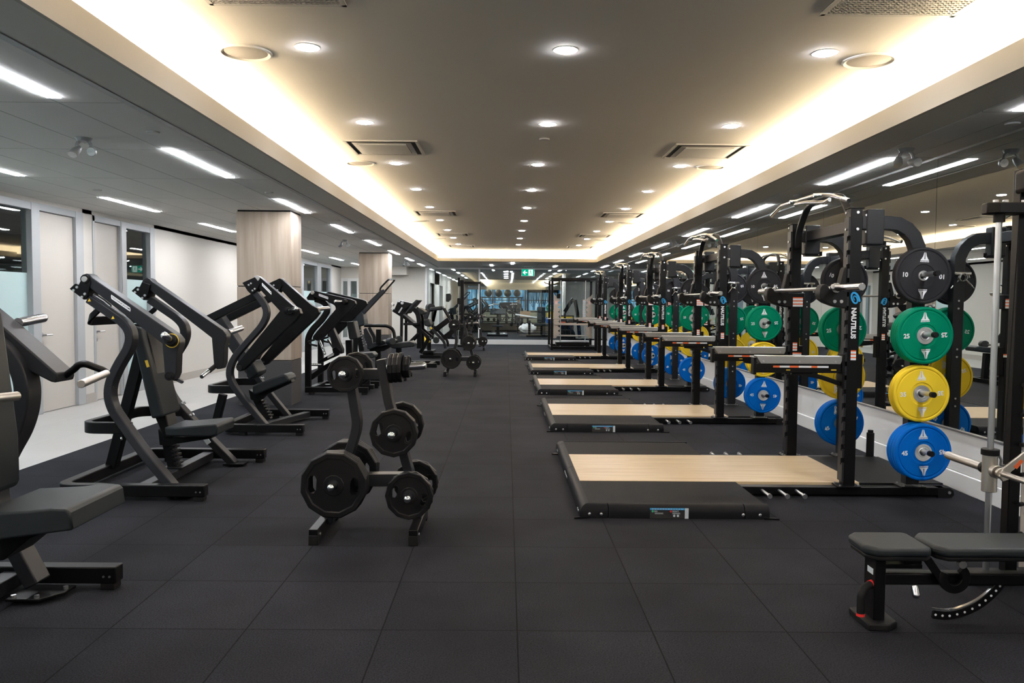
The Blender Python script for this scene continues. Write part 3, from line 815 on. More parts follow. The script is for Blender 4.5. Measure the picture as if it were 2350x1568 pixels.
    c.pipe(fillet(bar2, 0.05, 4), 0.016, 12)
    for y, z in ((0.22, 2.345), (-0.30, 2.33)): c.pipe([(L(2.60), y, z), (L(2.42), y, z - 0.005)], 0.016, 12)
    c.build('pull_up_bar', 'chrome', root)
    return root

def make_platform():
    root = empty('lifting_platform', (1.15, 0, 0))
    L = lambda x: x - 1.15
    MB().box(L(0.577), L(2.745), -0.533, 0.525, 0.02, 0.09).build('wood_deck', 'platform_wood', root, 0.002, smooth=0)
    for s, a, b in ((-1, -1.213, -0.535), (1, 0.527, 1.183)):
        MB().box(L(0.577), L(1.785), a, b, 0.02, 0.088).build('rubber_deck', 'weave_rubber', root, 0.003, smooth=0)
    MB().box(L(2.75), L(3.40), -0.53, 0.53, 0.0765, 0.086).box(L(2.75), L(3.16), -0.53, 0.53, 0.02, 0.077).build('rear_mat', 'black_rubber', root, 0.003, smooth=0)
    # rounded edge rails, mitred at the corners
    prof = [(0.0, 0.0), (0.066, 0.0), (0.066, 0.092), (0.040, 0.090), (0.020, 0.079), (0.006, 0.060), (0.0, 0.040)]
    y0, y1, x0, x1 = -1.28, 1.25, 0.51, 1.80
    def rail(name, a, b, out, mit_a, mit_b):
        a, b = Vector(a), Vector(b); t = (b - a).normalized(); inn = -Vector(out); n = len(prof); vs = []
        for P, k in ((a, mit_a), (b, -mit_b)):
            for u, z in prof: vs.append(P + inn * u + t * (u * k) + Vector((0, 0, z)))
        fs = [tuple(range(n)), tuple(range(2 * n - 1, n - 1, -1))] + [(i, (i + 1) % n, n + (i + 1) % n, n + i) for i in range(n)]
        return MB().add(vs, fs).build(name, 'platform_edge', root, smooth=40)
    ym = -0.02
    for a, b, ma, mb in (((L(x0), y0, 0), (L(x0), ym - 0.003, 0), 1, 0), ((L(x0), ym + 0.003, 0), (L(x0), y1 - 0.2, 0), 0, 0), ((L(x0), y1 - 0.194, 0), (L(x0), y1, 0), 0, 1)):
        rail('edge_rail', a, b, (-1, 0, 0), ma, mb)
    for a, b, ma, mb in (((L(x0), y0, 0), (L(x0 + 0.19), y0, 0), 1, 0), ((L(x0 + 0.196), y0, 0), (L(x1 - 0.17), y0, 0), 0, 0), ((L(x1 - 0.164), y0, 0), (L(x1), y0, 0), 0, 0)):
        rail('edge_rail', a, b, (0, -1, 0), ma, mb)
    for a, b, ma, mb in (((L(x0), y1, 0), (L(x1), y1, 0), 1, 0),): rail('edge_rail', a, b, (0, 1, 0), ma, mb)
    b = MB()
    for x in (0.575, 0.655, 1.62, 1.735): b.ball((L(x), y0 - 0.002, 0.030), 0.011, 10, 6, sc=(1, 0.5, 1))
    for y in (-1.19, -1.14, -0.16, -0.11, -0.06, 0.0, 0.06, 0.98, 1.05): b.ball((L(x0) - 0.002, y, 0.030), 0.011, 10, 6, sc=(0.5, 1, 1))
    b.build('bolt', 'steel', root)
    for pts in ([(L(0.47), -1.30), (L(0.57), -1.285), (L(0.57), -1.28), (L(0.50), -1.275)], [(L(1.76), -1.29), (L(1.86), -1.30), (L(1.84), -1.282), (L(1.76), -1.281)], [(L(0.45), 0.96), (L(0.51), 0.94), (L(0.51), 1.0), (L(0.47), 0.99)]):
        MB().prism(pts, 'z', 0.0, 0.012).build('anchor_tab', 'black_metal', root, smooth=0)
    # instruction sticker on the side rail towards the camera
    A = frame((L(1.115), y0 - 0.0015, 0.040), (1, 0, 0), (0, 0, 1))
    def q(x0_, x1_, y0_, y1_, d): return [A @ Vector(p) for p in ((x0_, y0_, d), (x1_, y0_, d), (x1_, y1_, d), (x0_, y1_, d))]
    st = MB().box(L(0.985), L(1.247), y0 - 0.003, y0 - 0.001, 0.003, 0.074).build('sticker', 'black_print', root, smooth=0)
    hx = MB().box(L(0.985), L(1.22), y0 - 0.0042, y0 - 0.003, 0.062, 0.074).build('header', 'blue_print', st, smooth=0)
    wh = MB().box(L(1.222), L(1.247), y0 - 0.0042, y0 - 0.003, 0.003, 0.074)
    for tx, sz, px, pz in (('DO', 0.014, 1.024, 0.052), ("DON'T", 0.014, 1.158, 0.052)):
        v, f = text_mesh(tx, sz, frame((L(px), y0 - 0.0044, pz), (1, 0, 0), (0, 0, 1)), bold=0.0003); wh.add(v, f)
    for k in range(12): wh.box(L(0.998 + k * 0.018), L(1.010 + k * 0.018), y0 - 0.0048, y0 - 0.0042, 0.066, 0.070)
    for zz in (0.040, 0.034): wh.box(L(1.018), L(1.075), y0 - 0.0036, y0 - 0.003, zz, zz + 0.002).box(L(1.137), L(1.19), y0 - 0.0036, y0 - 0.003, zz, zz + 0.002)
    for x in (1.15, 1.175): wh.rod((L(x), y0 - 0.003, 0.022), (L(x), y0 - 0.0042, 0.022), 0.008, 14)
    wh.build('white_print', 'light_print', st, smooth=0)
    MB().rod((L(1.003), y0 - 0.003, 0.052), (L(1.003), y0 - 0.0042, 0.052), 0.007, 14).build('tick_mark', 'green_print', st, smooth=0)
    MB().rod((L(1.126), y0 - 0.003, 0.052), (L(1.126), y0 - 0.0042, 0.052), 0.007, 14).build('cross_mark', 'red_print', st, smooth=0)
    return root

def make_barbell():
    """olympic bar along Y, centred"""
    root = empty('barbell')
    MB().rod((0, -0.655, 0), (0, 0.655, 0), 0.0135, 14).build('shaft', 'steel', root)
    for s in (-1, 1):
        sl = MB().rod((0, s * 0.665, 0), (0, s * 1.09, 0), 0.0268, 18).build('sleeve', 'chrome', root, 0.002)
        MB().rod((0, s * 0.640, 0), (0, s * 0.672, 0), 0.037, 18).rod((0, s * 0.63, 0), (0, s * 0.642, 0), 0.027, 18).build('collar', 'chrome', sl, 0.002)
        MB().rod((0, s * 1.088, 0), (0, s * 1.0915, 0), 0.019, 16).box(-0.0175, 0.0175, s * 1.0905, s * 1.0925, -0.002, 0.002).build('end_cap', 'steel', sl, smooth=30)
    return root

def make_clip():
    """sprung steel bar collar with two squeeze handles, hanging by its loop"""
    root = empty('spring_clip')
    m = MB()
    for k in range(3):
        pts = [(0.033 * math.cos(a), -0.02 + 0.014 * k + 0.014 * a / (2 * PI), 0.033 * math.sin(a)) for a in [2 * PI * i / 18 for i in range(19)]]
        m.pipe(pts, 0.0055, 8)
    m.build('coil', 'chrome', root)
    m = MB()
    for s in (-1, 1): m.pipe([(s * 0.02, s * 0.02, -0.02), (s * 0.055, s * 0.035, -0.065), (s * 0.085, s * 0.035, -0.10)], 0.006, 8)
    m.build('squeeze_handle', 'chrome', root)
    MB().box(-0.075, 0.075, -0.012, 0.012, 0.022, 0.05).build('latch_body', 'chrome', root, 0.008, 3)
    return root

PLATE = {'blue': ('45', 0.035, 0.2125), 'yellow': ('35', 0.030, 0.2125), 'green': ('25', 0.028, 0.2125), 'black': ('10', 0.0195, 0.2125)}
def make_bumper(color):
    num, t, R = PLATE[color]; h = t / 2
    prof = [(0.30 * R, -h + 0.005), (0.385 * R, -h + 0.005), (0.40 * R, -h + 0.001), (0.425 * R, -h), (0.45 * R, -h + 0.002), (0.84 * R, -h + 0.002), (0.862 * R, -h + 0.006), (0.885 * R, -h + 0.006),
            (0.905 * R, -h + 0.001), (0.93 * R, -h), (0.965 * R, -h + 0.001), (0.99 * R, -h + 0.005), (R, -h + 0.0095)]
    prof = prof + [(r, -a) for r, a in reversed(prof)] + [(0.30 * R, -h + 0.005)]
    o = MB().lathe(prof, 56).build('bumper_plate', color + '_bumper')
    hub = MB().lathe([(0.0255, -h + 0.004), (0.034, -h + 0.002), (0.036, -h + 0.004), (0.048, -h + 0.004), (0.05, -h + 0.001), (0.30 * R, -h + 0.001), (0.302 * R, -h + 0.006), (0.302 * R, h - 0.006), (0.30 * R, h - 0.001), (0.034, h - 0.002), (0.0255, h - 0.004), (0.0255, -h + 0.004)], 32)
    if color == 'black':
        hub = MB().lathe([(0.0255, -h + 0.003), (0.037, -h + 0.001), (0.039, -h + 0.006), (0.039, h - 0.006), (0.037, h - 0.001), (0.0255, h - 0.003), (0.0255, -h + 0.003)], 32)
        o2 = MB().lathe([(0.038, -h + 0.005), (0.302 * R, -h + 0.005), (0.302 * R, h - 0.005), (0.038, h - 0.005), (0.038, -h + 0.005)], 40).build('rubber_core', 'black_bumper', o)
    hub.build('steel_hub', 'hub_steel', o)
    nm, lg = [MB(), MB()], [MB(), MB()]
    for side in (-1,):
        yb = side * (h - 0.0012)
        X = Vector((1, 0, 0)) * (1 if side < 0 else -1)
        for ai, ang in enumerate((0, PI)):
            j = ai if side < 0 else 1 - ai
            Mr = frame((0, yb, 0), X, (0, 0, 1)) @ Matrix.Rotation(ang, 4, 'Z')
            v, f = text_mesh(num, 0.046, Mr @ Matrix.Translation((-0.655 * R, 0, 0)), bold=0.0016); nm[j].add(v, f)
            T = Mr @ Matrix.Translation((0, 0.60 * R, 0)); k2 = ai
            def poly(pts):
                lg[k2].add([T @ Vector((a, b, 0)) for a, b in pts], [tuple(range(len(pts)))])
            poly([(-0.026, -0.006), (-0.0035, -0.006), (-0.0025, 0.024), (-0.0025, 0.045), (-0.0065, 0.045), (-0.013, 0.018)])
            poly([(0.026, -0.006), (0.013, 0.018), (0.0065, 0.045), (0.0025, 0.045), (0.0025, 0.024), (0.0035, -0.006)])
            poly([(-0.033, -0.016), (0.033, -0.016), (0.028, -0.006), (-0.028, -0.006)])
            for k in range(6): poly([(-0.033 + k * 0.0114, -0.027), (-0.0245 + k * 0.0114, -0.027), (-0.0245 + k * 0.0114, -0.019), (-0.033 + k * 0.0114, -0.019)])
    for q in nm: q.build('number', 'white_print', o, smooth=0)
    for q in lg: q.build('logo', 'white_print', o, smooth=0)
    return o

rack0, plat0, bar0, clip0 = make_rack(), make_platform(), make_barbell(), make_clip()
PROTO = {c: make_bumper(c) for c in PLATE}
used = set()
def inst(proto):
    """the prototype itself the first time, a copy afterwards"""
    if proto.name in used: return copy_tree(proto)
    used.add(proto.name); return proto
SLOT = {'blue': (0.378, 'bottom'), 'yellow': (0.810, 'second lowest'), 'green': (1.246, 'second highest'), 'black': (1.690, 'top')}
COUNT = [((4, 3, 4, 3), (3, 2, 3, 3)), ((3, 3, 3, 2), (3, 2, 3, 2)), ((3, 2, 3, 2), (2, 2, 2, 2)), ((2, 2, 2, 2), (2, 2, 2, 1)), ((2, 2, 2, 1), (1, 1, 1, 1))]
DEPTH = ['outermost', 'second outermost', 'third outermost', 'innermost']
for i, y0 in enumerate(RACKS):
    r = inst(rack0); r.location = (RX, y0, 0)
    tag(r, 'black half rack with curved plate posts, %s of five counting away from the camera' % RN[i], 'half rack', 'half racks along the mirror wall')
    p = inst(plat0); p.location = (1.15, y0, 0)
    tag(p, 'wood and black rubber lifting platform in front of the %s rack from the camera' % RN[i], 'lifting platform', 'lifting platforms in front of the racks')
    b = inst(bar0); b.location = (2.468, y0, 1.588)
    tag(b, 'steel barbell resting on the hooks of the %s rack from the camera' % RN[i], 'barbell', 'barbells on the half racks')
    if i < 3:
        c = inst(clip0); c.location = (3.085, y0 + 0.535, 1.72)
        tag(c, 'chrome spring clip hanging on the plate post of the %s rack from the camera' % RN[i], 'bar clip', 'chrome bar clips on the racks')
    for s, pn, cnt in ((-1, 'near', COUNT[i][0]), (1, 'far', COUNT[i][1])):
        for c, n in zip(('blue', 'yellow', 'green', 'black'), cnt):
            num, t, R = PLATE[c]; z, sl = SLOT[c]
            for k in range(n):                          # k = 0 lies against the post
                o = inst(PROTO[c])
                yy = y0 + s * (0.6435 + t * (k + 0.5) + 0.0004 * k)
                o.location = (3.102, yy, z - 0.006)
                o.rotation_euler = (0, random.uniform(-0.06, 0.06) if s < 0 else random.uniform(-0.5, 0.5), 0)
                pos = 'only one' if n == 1 else ('innermost' if k == 0 else DEPTH[n - 1 - k])
                tag(o, '%s %s bumper plate, %s on the %s post of the %s rack' % (c, num, pos, pn, RN[i]), 'weight plate', '%s bumper plates on the racks' % c)

# ================================================================== plate loaded machines
def mir(mb, yc):
    o = MB(); o.v = [(x, 2 * yc - y, z) for x, y, z in mb.v]; o.f = [tuple(reversed(f)) for f in mb.f]
    return o
def at_y(path, y): return [(p[0], y, p[2]) for p in path]
def settle(root, loc):
    """move the root to its base point; the parts were built in room coordinates"""
    loc = Vector(loc); T = Matrix.Translation(-loc); seen = set()
    def rec(o):
        for c in o.children:
            if c.data.name not in seen: c.data.transform(T); seen.add(c.data.name)
            rec(c)
    rec(root); root.location = loc
    return root
def both(mb, yc, name, m, root, bevel=0.0, seg=2, smooth=35):
    """a part on the side towards the camera and its twin on the far side"""
    a = mb.build(name, m, root, bevel, seg, smooth); b = mir(mb, yc).build(name, m, root, bevel, seg, smooth)
    return a, b
def brand_plate(c, d, up, out, L, H, txt, parent):
    """small white name plate with dark lettering, centred at c, running along d"""
    M = frame(c, d, up)
    if M.col[2].to_3d().dot(Vector(out)) < 0: M = frame(c, d, -Vector(up))
    pts = [(-L / 2, -H / 2), (L / 2, -H / 2), (L / 2 + H * 0.1, 0), (L / 2, H / 2), (-L / 2, H / 2), (-L / 2 - H * 0.1, 0)]
    mb = MB(); mb.prism(pts, 'z', -0.001, 0.0006, M); o = mb.build('name_plate', 'white_print', parent, smooth=0)
    v, f = text_mesh(txt, H * 0.72, M @ Matrix.Translation((0, 0, 0.0009)) @ Matrix.Diagonal((L * 0.92 / (H * 0.72 * len(txt) * 0.66), 1, 1, 1)), bold=0.0003)
    MB().add(v, f).build('lettering', 'black_print', o, smooth=0)
def pad(mb_pts, y0, y1, name, root, bevel=0.02, m='vinyl'):
    return MB().prism(mb_pts, 'y', y0, y1).build(name, m, root, bevel, 4)
def u_base(root, x1, x0, y0, y1, z=0.075, h=0.085, w=0.08, r=0.12):
    """U shaped floor frame, open towards +X, with rubber feet"""
    p = fillet([(x1, y0, z), (x0, y0, z), (x0, y1, z), (x1, y1, z)], r, 6)
    o = MB().sweep(p, h, w, (0, 0, 1)).build('base_frame', 'black_metal', root, 0.006, 2)
    for x, y in ((x1 - 0.045, y0), (x1 - 0.045, y1), (x0 + 0.2, y0), (x0 + 0.2, y1)):
        MB().box(x - 0.035, x + 0.035, y - 0.036, y + 0.036, 0, z - h / 2 + 0.003).build('rubber_foot', 'black_rubber', o, 0.004)
    b = MB()
    for y in (y0, y1):
        for dx in (-0.06, -0.03): b.rod((x1 + dx, y - w / 2, z - 0.005), (x1 + dx, y - w / 2 - 0.004, z - 0.005), 0.006, 8)
    b.build('bolt', 'steel', o)
    return o
def bolts(root, pts, d, r=0.010, l=0.010):
    d = Vector(d).normalized()
    for p in pts: MB().rod(p, Vector(p) + d * l, r, 8).build('bolt', 'steel', root)

# ---------------------------------------------------------------- seated chest press (nearest whole machine)
t = empty('chest_press'); yc = 6.32
tag(t, 'black seated chest press, nearest machine standing wholly in view, its seat facing the racks', 'exercise machine', 'plate loaded machines on the walkway side')
u_base(t, -2.17, -3.23, 5.66, 7.06)
MB().sweep([(-2.67, 5.70, 0.06), (-2.67, 7.04, 0.06)], 0.07, 0.09, (0, 0, 1)).build('cross_brace', 'charcoal_metal', t, 0.004)
tube = MB().sweep(fillet(at_y([(-3.073, 5.780, 1.459), (-2.947, 5.780, 1.374), (-2.833, 5.780, 1.295), (-2.783, 5.780, 1.235), (-2.772, 5.780, 1.164), (-2.792, 5.780, 1.093), (-2.874, 5.780, 0.961), (-2.930, 5.780, 0.838), (-2.941, 5.780, 0.738), (-2.914, 5.780, 0.638), (-2.848, 5.780, 0.541), (-2.694, 5.780, 0.328), (-2.476, 5.780, 0.040)], 5.83)[:-2] + [([(-2.680, 5.750, 0.334)][0][0], 5.79, [(-2.680, 5.750, 0.334)][0][2]), ([(-2.390, 5.690, 0.010)][0][0], 5.745, [(-2.390, 5.690, 0.010)][0][2])], 0.06, 4), 0.10, 0.062, (0, 1, 0))
s1, s2 = both(tube, yc, 'side_frame', 'charcoal_metal', t, 0.008, 3)
for sg, so in ((1, s1), (-1, s2)):
    mb = MB().box(-2.47, -2.29, 5.69, 5.82, 0.012, 0.028)
    (mb if sg > 0 else mir(mb, yc)).build('foot_plate', 'black_metal', so, 0.003)
bolts(s2, [(x, 2 * yc - y - dy, z) for (x, y, z) in [(-2.806, 5.780, 0.561), (-2.734, 5.780, 0.458)] for dy in (0.02, 0.08)], (1, 0, 0.7), 0.012)
bolts(s1, [(-2.861, 5.860, 0.585), (-2.798, 5.860, 0.467), (-2.883, 5.860, 0.414), (-2.940, 5.860, 0.519)], (1, 0.3, 0.2), 0.012)
arm = MB().prism([(-3.076, 1.644), (-3.051, 1.634), (-3.032, 1.612), (-2.433, 1.202), (-2.404, 1.164), (-2.402, 1.129), (-2.422, 1.067), (-2.430, 0.913), (-2.450, 0.868), (-2.488, 0.864), (-2.513, 0.899), (-2.529, 1.134), (-3.049, 1.536), (-3.109, 1.567), (-3.121, 1.605), (-3.108, 1.634)], 'y', 5.78, 5.89)
a1, a2 = both(arm, yc, 'press_arm', 'charcoal_metal', t, 0.006, 3)
hub = MB().rod((-3.081, 5.780, 1.602), at_y([(-3.081, 5.780, 1.602)], 5.765)[0], 0.034, 24)
h1, h2 = both(hub, yc, 'pivot_ring', 'black_plastic', t, 0.004)
both(MB().rod(at_y([(-3.081, 5.780, 1.602)], 5.766)[0], at_y([(-3.081, 5.780, 1.602)], 5.757)[0], 0.023, 20), yc, 'pivot_cap', 'brushed_steel', t, 0.004)
br = MB().prism([(-3.106, 1.608), (-3.040, 1.586), (-3.064, 1.472), (-3.093, 1.452), (-3.196, 1.531), (-3.154, 1.570), (-3.129, 1.560)], 'y', 5.77, 5.92)
b1, b2 = both(br, yc, 'pivot_bracket', 'black_metal', t, 0.004)
bolts(b1, [(-3.162, 5.770, 1.520), (-3.137, 5.770, 1.543), (-3.080, 5.770, 1.494), (-3.102, 5.770, 1.471)], (0, -1, 0), 0.010); bolts(b2, [(x, 2 * yc - 5.92, z) for x, y, z in [(-3.162, 5.770, 1.520), (-3.137, 5.770, 1.543), (-3.080, 5.770, 1.494), (-3.102, 5.770, 1.471)]], (0, -1, 0), 0.010)
horn = MB().rod((-2.468, 5.780, 1.160), (-2.394, 5.500, 1.210), 0.026, 18, dome=True)
w1, w2 = both(horn, yc, 'weight_horn', 'chrome', t)
both(MB().rod((-2.470, 5.790, 1.156), (-2.452, 5.730, 1.167), 0.042, 22), yc, 'horn_collar', 'black_plastic', t, 0.004)
ring = MB().lathe([(0.047, 0.0), (0.053, 0.0), (0.053, -0.0012), (0.047, -0.0012), (0.047, 0.0)], 24, Matrix.Translation((-2.458, 5.779, 1.157)))
ring.build('ring_label', 'yellow_print', a1, smooth=0)
grip = MB().rod((-2.512, 5.860, 0.889), (-2.518, 5.980, 0.858), 0.020, 14)
both(grip, yc, 'handle_sleeve', 'black_rubber', t)
both(MB().rod((-2.520, 5.970, 0.862), (-2.529, 6.120, 0.820), 0.0165, 14), yc, 'handle_grip', 'chrome', t)
both(MB().rod(at_y([(-2.478, 5.780, 0.896)], 5.78)[0], at_y([(-2.478, 5.780, 0.896)], 5.768)[0], 0.034, 20).rod(at_y([(-2.478, 5.780, 0.896)], 5.772)[0], at_y([(-2.478, 5.780, 0.896)], 5.760)[0], 0.018, 16), yc, 'handle_pivot', 'black_plastic', t, 0.003)
brand_plate((-2.827, 5.778, 1.429), Vector((-2.755, 5.778, 1.380)) - Vector((-2.900, 5.778, 1.480)), (0, 0, 1), (0, -1, 0), 0.165, 0.030, 'TECHNOGYM', a1)
for c in ((-3.056, 5.778, 1.450), (-2.886, 5.778, 1.323)):
    MB().prism([(c[0] - 0.012, c[2] - 0.011), (c[0] + 0.012, c[2] - 0.009), (c[0] + 0.001, c[2] + 0.012)], 'y', 5.7765, 5.778).build('warning_triangle', 'yellow_print', s1, smooth=0)
MB().pipe([(-3.056, 5.840, 1.492), (-2.983, 5.840, 1.447), (-2.932, 5.840, 1.406)], 0.012, 10).build('damper', 'steel', t)
# loops joining both sides
P = [(-3.000, 5.840, 1.386), (-3.116, 5.900, 1.342), (-3.196, 6.000, 1.267), (-3.251, 6.250, 1.232)]
P1 = Vector((-3.008, 5.850, 1.395)); xb = -3.12
lp = fillet([P1, (xb, 5.86, P1.z - 0.10), (xb, 2 * yc - 5.86, P1.z - 0.10), (P1.x, 2 * yc - P1.y, P1.z)], 0.12, 6)
MB().sweep(lp, 0.07, 0.022, (0.25, 0, 1)).build('upper_loop', 'black_metal', t, 0.004)
lo = fillet([(-2.80, 5.86, 0.495), (-3.17, 5.86, 0.495), (-3.17, 2 * yc - 5.86, 0.495), (-2.80, 2 * yc - 5.86, 0.495)], 0.13, 7)
MB().sweep(lo, 0.085, 0.05, (0, 0, 1)).build('rear_loop', 'black_metal', t, 0.006)
# rear post, column, pads
rp = at_y([(-3.209, 6.370, 0.090), (-3.056, 6.370, 0.546), (-2.981, 6.370, 0.884), (-2.936, 6.370, 1.097)], 6.37)
MB().sweep([rp[0], rp[-1]], 0.08, 0.085, (0, 1, 0)).build('rear_post', 'black_metal', t, 0.006)
cp = [(-2.985, 1.260), (-2.896, 1.271), (-2.846, 1.141), (-2.705, 0.433), (-2.685, 0.346), (-2.744, 0.345), (-2.814, 0.512)]
MB().prism(cp, 'y', 6.28, 6.46).build('back_column', 'black_metal', t, 0.008)
bp = pad([(-2.971, 1.250), (-2.883, 1.237), (-2.714, 0.554), (-2.721, 0.527), (-2.807, 0.512), (-2.817, 0.554)], 6.2, 6.54, 'back_pad', t, 0.018)
MB().prism([(-2.851, 0.976), (-2.829, 0.981), (-2.814, 0.928), (-2.835, 0.922)], 'y', 6.197, 6.199).build('yellow_tag', 'yellow_print', bp, smooth=0)
pad([(-2.692, 0.452), (-2.613, 0.449), (-2.287, 0.479), (-2.273, 0.458), (-2.281, 0.392), (-2.332, 0.378), (-2.682, 0.382)], 6.17, 6.57, 'seat', t, 0.022)
MB().prism([(-2.801, 0.416), (-2.725, 0.349), (-2.367, 0.355), (-2.374, 0.341), (-2.676, 0.293), (-2.698, 0.279), (-2.789, 0.285)], 'y', 6.30, 6.44).build('seat_bracket', 'black_metal', t, 0.004)
sp = at_y([(-2.752, 6.370, 0.334), (-2.691, 6.370, 0.058)], 6.37)
o = MB().sweep(sp, 0.09, 0.075, (0, 1, 0)).build('seat_post', 'black_metal', t, 0.004)
g = MB()
for k in range(6):
    q = Vector(sp[0]).lerp(Vector(sp[1]), 0.25 + 0.12 * k); g.box(q.x + 0.02, q.x + 0.062, q.y - 0.05, q.y + 0.05, q.z - 0.012, q.z + 0.008)
g.build('ratchet_step_grating', 'black_plastic', o, 0.004)
MB().box(-2.76, -2.60, 6.28, 6.46, 0.095, 0.107).build('foot_plate', 'black_metal', o, 0.003)
MB().prism([(-2.663, 0.319), (-2.630, 0.342), (-2.548, 0.229), (-2.581, 0.206)], 'y', 6.757, 6.763).build('rating_label', 'light_print', s2, smooth=0)
settle(t, (-2.7, yc, 0))

# ---------------------------------------------------------------- second machine: seated shoulder press with long rear beams
t = empty('shoulder_press'); yc = 9.1
tag(t, 'black shoulder press with elbowed arms and tilted seat, before the nearer wood column', 'exercise machine', 'plate loaded machines on the walkway side')
u_base(t, -2.19, -3.05, 8.49, 9.71)
MB().sweep([(-2.75, 8.53, 0.06), (-2.45, 9.67, 0.06)], 0.07, 0.08, (0, 0, 1)).build('cross_brace', 'charcoal_metal', t, 0.004)
tube = MB().sweep(fillet(at_y([(-2.776, 8.620, 1.565), (-2.691, 8.620, 1.461), (-2.639, 8.620, 1.370), (-2.640, 8.620, 1.284), (-2.693, 8.620, 1.179), (-2.837, 8.620, 1.020), (-2.987, 8.620, 0.846), (-3.040, 8.620, 0.740), (-3.055, 8.620, 0.639), (-3.023, 8.620, 0.538), (-2.952, 8.620, 0.438), (-2.810, 8.620, 0.255), (-2.624, 8.620, 0.030)], 8.67), 0.06, 4), 0.10, 0.062, (0, 1, 0))
s1, s2 = both(tube, yc, 'side_frame', 'charcoal_metal', t, 0.008, 3)
mb = MB().box(-2.70, -2.52, 8.58, 8.76, 0.012, 0.028); mir(mb, yc).build('foot_plate', 'black_metal', s2, 0.003)
bolts(s2, [(x, 2 * yc - y - dy, z) for (x, y, z) in [(-2.961, 8.620, 0.520), (-2.880, 8.620, 0.414)] for dy in (0.02, 0.08)], (1, 0, 0.7), 0.012)
arm = MB().prism([(-2.761, 1.717), (-2.727, 1.731), (-2.694, 1.713), (-2.339, 1.406), (-2.273, 1.373), (-2.254, 1.321), (-2.302, 1.254), (-2.888, 0.693), (-2.921, 0.679), (-2.955, 0.693), (-2.969, 0.726), (-2.959, 0.760), (-2.482, 1.348), (-2.719, 1.603), (-2.776, 1.641)], 'y', 8.62, 8.73)
a1, a2 = both(arm, yc, 'press_arm', 'black_metal', t, 0.006, 3)
both(MB().rod((-2.728, 8.620, 1.703), at_y([(-2.728, 8.620, 1.703)], 8.605)[0], 0.032, 24), yc, 'pivot_cap', 'brushed_steel', t, 0.004)
br = MB().prism([(-2.883, 1.653), (-2.778, 1.702), (-2.745, 1.716), (-2.693, 1.641), (-2.732, 1.565), (-2.789, 1.526), (-2.827, 1.564)], 'y', 8.60, 8.76)
b1, b2 = both(br, yc, 'pivot_bracket', 'black_metal', t, 0.004)
bolts(b1, [(-2.812, 8.600, 1.630), (-2.788, 8.600, 1.647), (-2.770, 8.600, 1.569), (-2.746, 8.600, 1.588)], (0, -1, 0), 0.010); bolts(b2, [(x, 2 * yc - 8.76, z) for x, y, z in [(-2.812, 8.600, 1.630), (-2.788, 8.600, 1.647), (-2.770, 8.600, 1.569), (-2.746, 8.600, 1.588)]], (0, -1, 0), 0.010)
both(MB().rod((-2.387, 8.620, 1.353), (-2.219, 8.330, 1.376), 0.025, 18, dome=True), yc, 'weight_horn', 'chrome', t)
both(MB().rod((-2.409, 8.630, 1.353), (-2.367, 8.580, 1.354), 0.040, 22), yc, 'horn_collar', 'black_plastic', t, 0.004)
both(MB().rod((-2.926, 8.620, 0.717), at_y([(-2.926, 8.620, 0.717)], 8.605)[0], 0.033, 20), yc, 'handle_pivot', 'black_plastic', t, 0.004)
both(MB().rod(at_y([(-2.931, 8.620, 0.717)], 8.72)[0], at_y([(-3.013, 8.750, 0.720)], 8.92)[0], 0.018, 14), yc, 'handle_grip', 'chrome', t)
brand_plate((-2.623, 8.618, 1.590), Vector((-2.566, 8.618, 1.533)) - Vector((-2.680, 8.618, 1.646)), (0, 0, 1), (0, -1, 0), 0.14, 0.032, 'TECHNOGYM', a1)
beam = MB().sweep(at_y([(-3.341, 8.720, 1.238), (-2.761, 8.720, 1.523)], 8.78), 0.08, 0.085, (0, 1, 0))
both(beam, yc, 'rear_beam', 'black_metal', t, 0.006)
MB().sweep(at_y([(-3.358, 9.000, 1.297), (-3.216, 9.000, 1.089), (-2.930, 9.000, 0.651)], yc), 0.20, 0.125, (0, 1, 0)).build('back_column', 'charcoal_metal', t, 0.01, 3)
bp = pad([(-2.971, 0.756), (-2.892, 0.771), (-2.823, 0.652), (-2.834, 0.612), (-2.918, 0.552), (-2.953, 0.587)], 8.93, 9.27, 'back_pad', t, 0.02)
MB().prism([(-3.211, 0.989), (-3.193, 0.997), (-3.169, 0.959), (-3.186, 0.947)], 'y', 8.996, 8.9985).build('yellow_tag', 'yellow_print', t, smooth=0)
pad([(-2.894, 0.487), (-2.834, 0.513), (-2.536, 0.625), (-2.502, 0.615), (-2.467, 0.561), (-2.487, 0.535), (-2.865, 0.378), (-2.890, 0.408)], 8.93, 9.27, 'seat', t, 0.022)
MB().prism([(-2.967, 0.434), (-2.882, 0.385), (-2.476, 0.554), (-2.467, 0.519), (-2.777, 0.370), (-2.858, 0.284), (-2.943, 0.319)], 'y', 9.03, 9.17).build('seat_bracket', 'black_metal', t, 0.004)
sp = at_y([(-2.899, 9.100, 0.347), (-2.760, 9.100, 0.073)], yc)
o = MB().sweep(sp, 0.09, 0.085, (0, 1, 0)).build('seat_post', 'black_metal', t, 0.004)
g = MB()
for k in range(6):
    q = Vector(sp[0]).lerp(Vector(sp[1]), 0.2 + 0.12 * k); g.box(q.x + 0.03, q.x + 0.075, q.y - 0.05, q.y + 0.05, q.z - 0.012, q.z + 0.008)
g.build('ratchet_step_grating', 'black_plastic', o, 0.004)
lo = fillet([(-2.98, 8.66, 0.475), (-3.30, 8.66, 0.475), (-3.30, 9.54, 0.475), (-2.98, 9.54, 0.475)], 0.13, 7)
MB().sweep(lo, 0.085, 0.05, (0, 0, 1)).build('rear_loop', 'black_metal', t, 0.006)
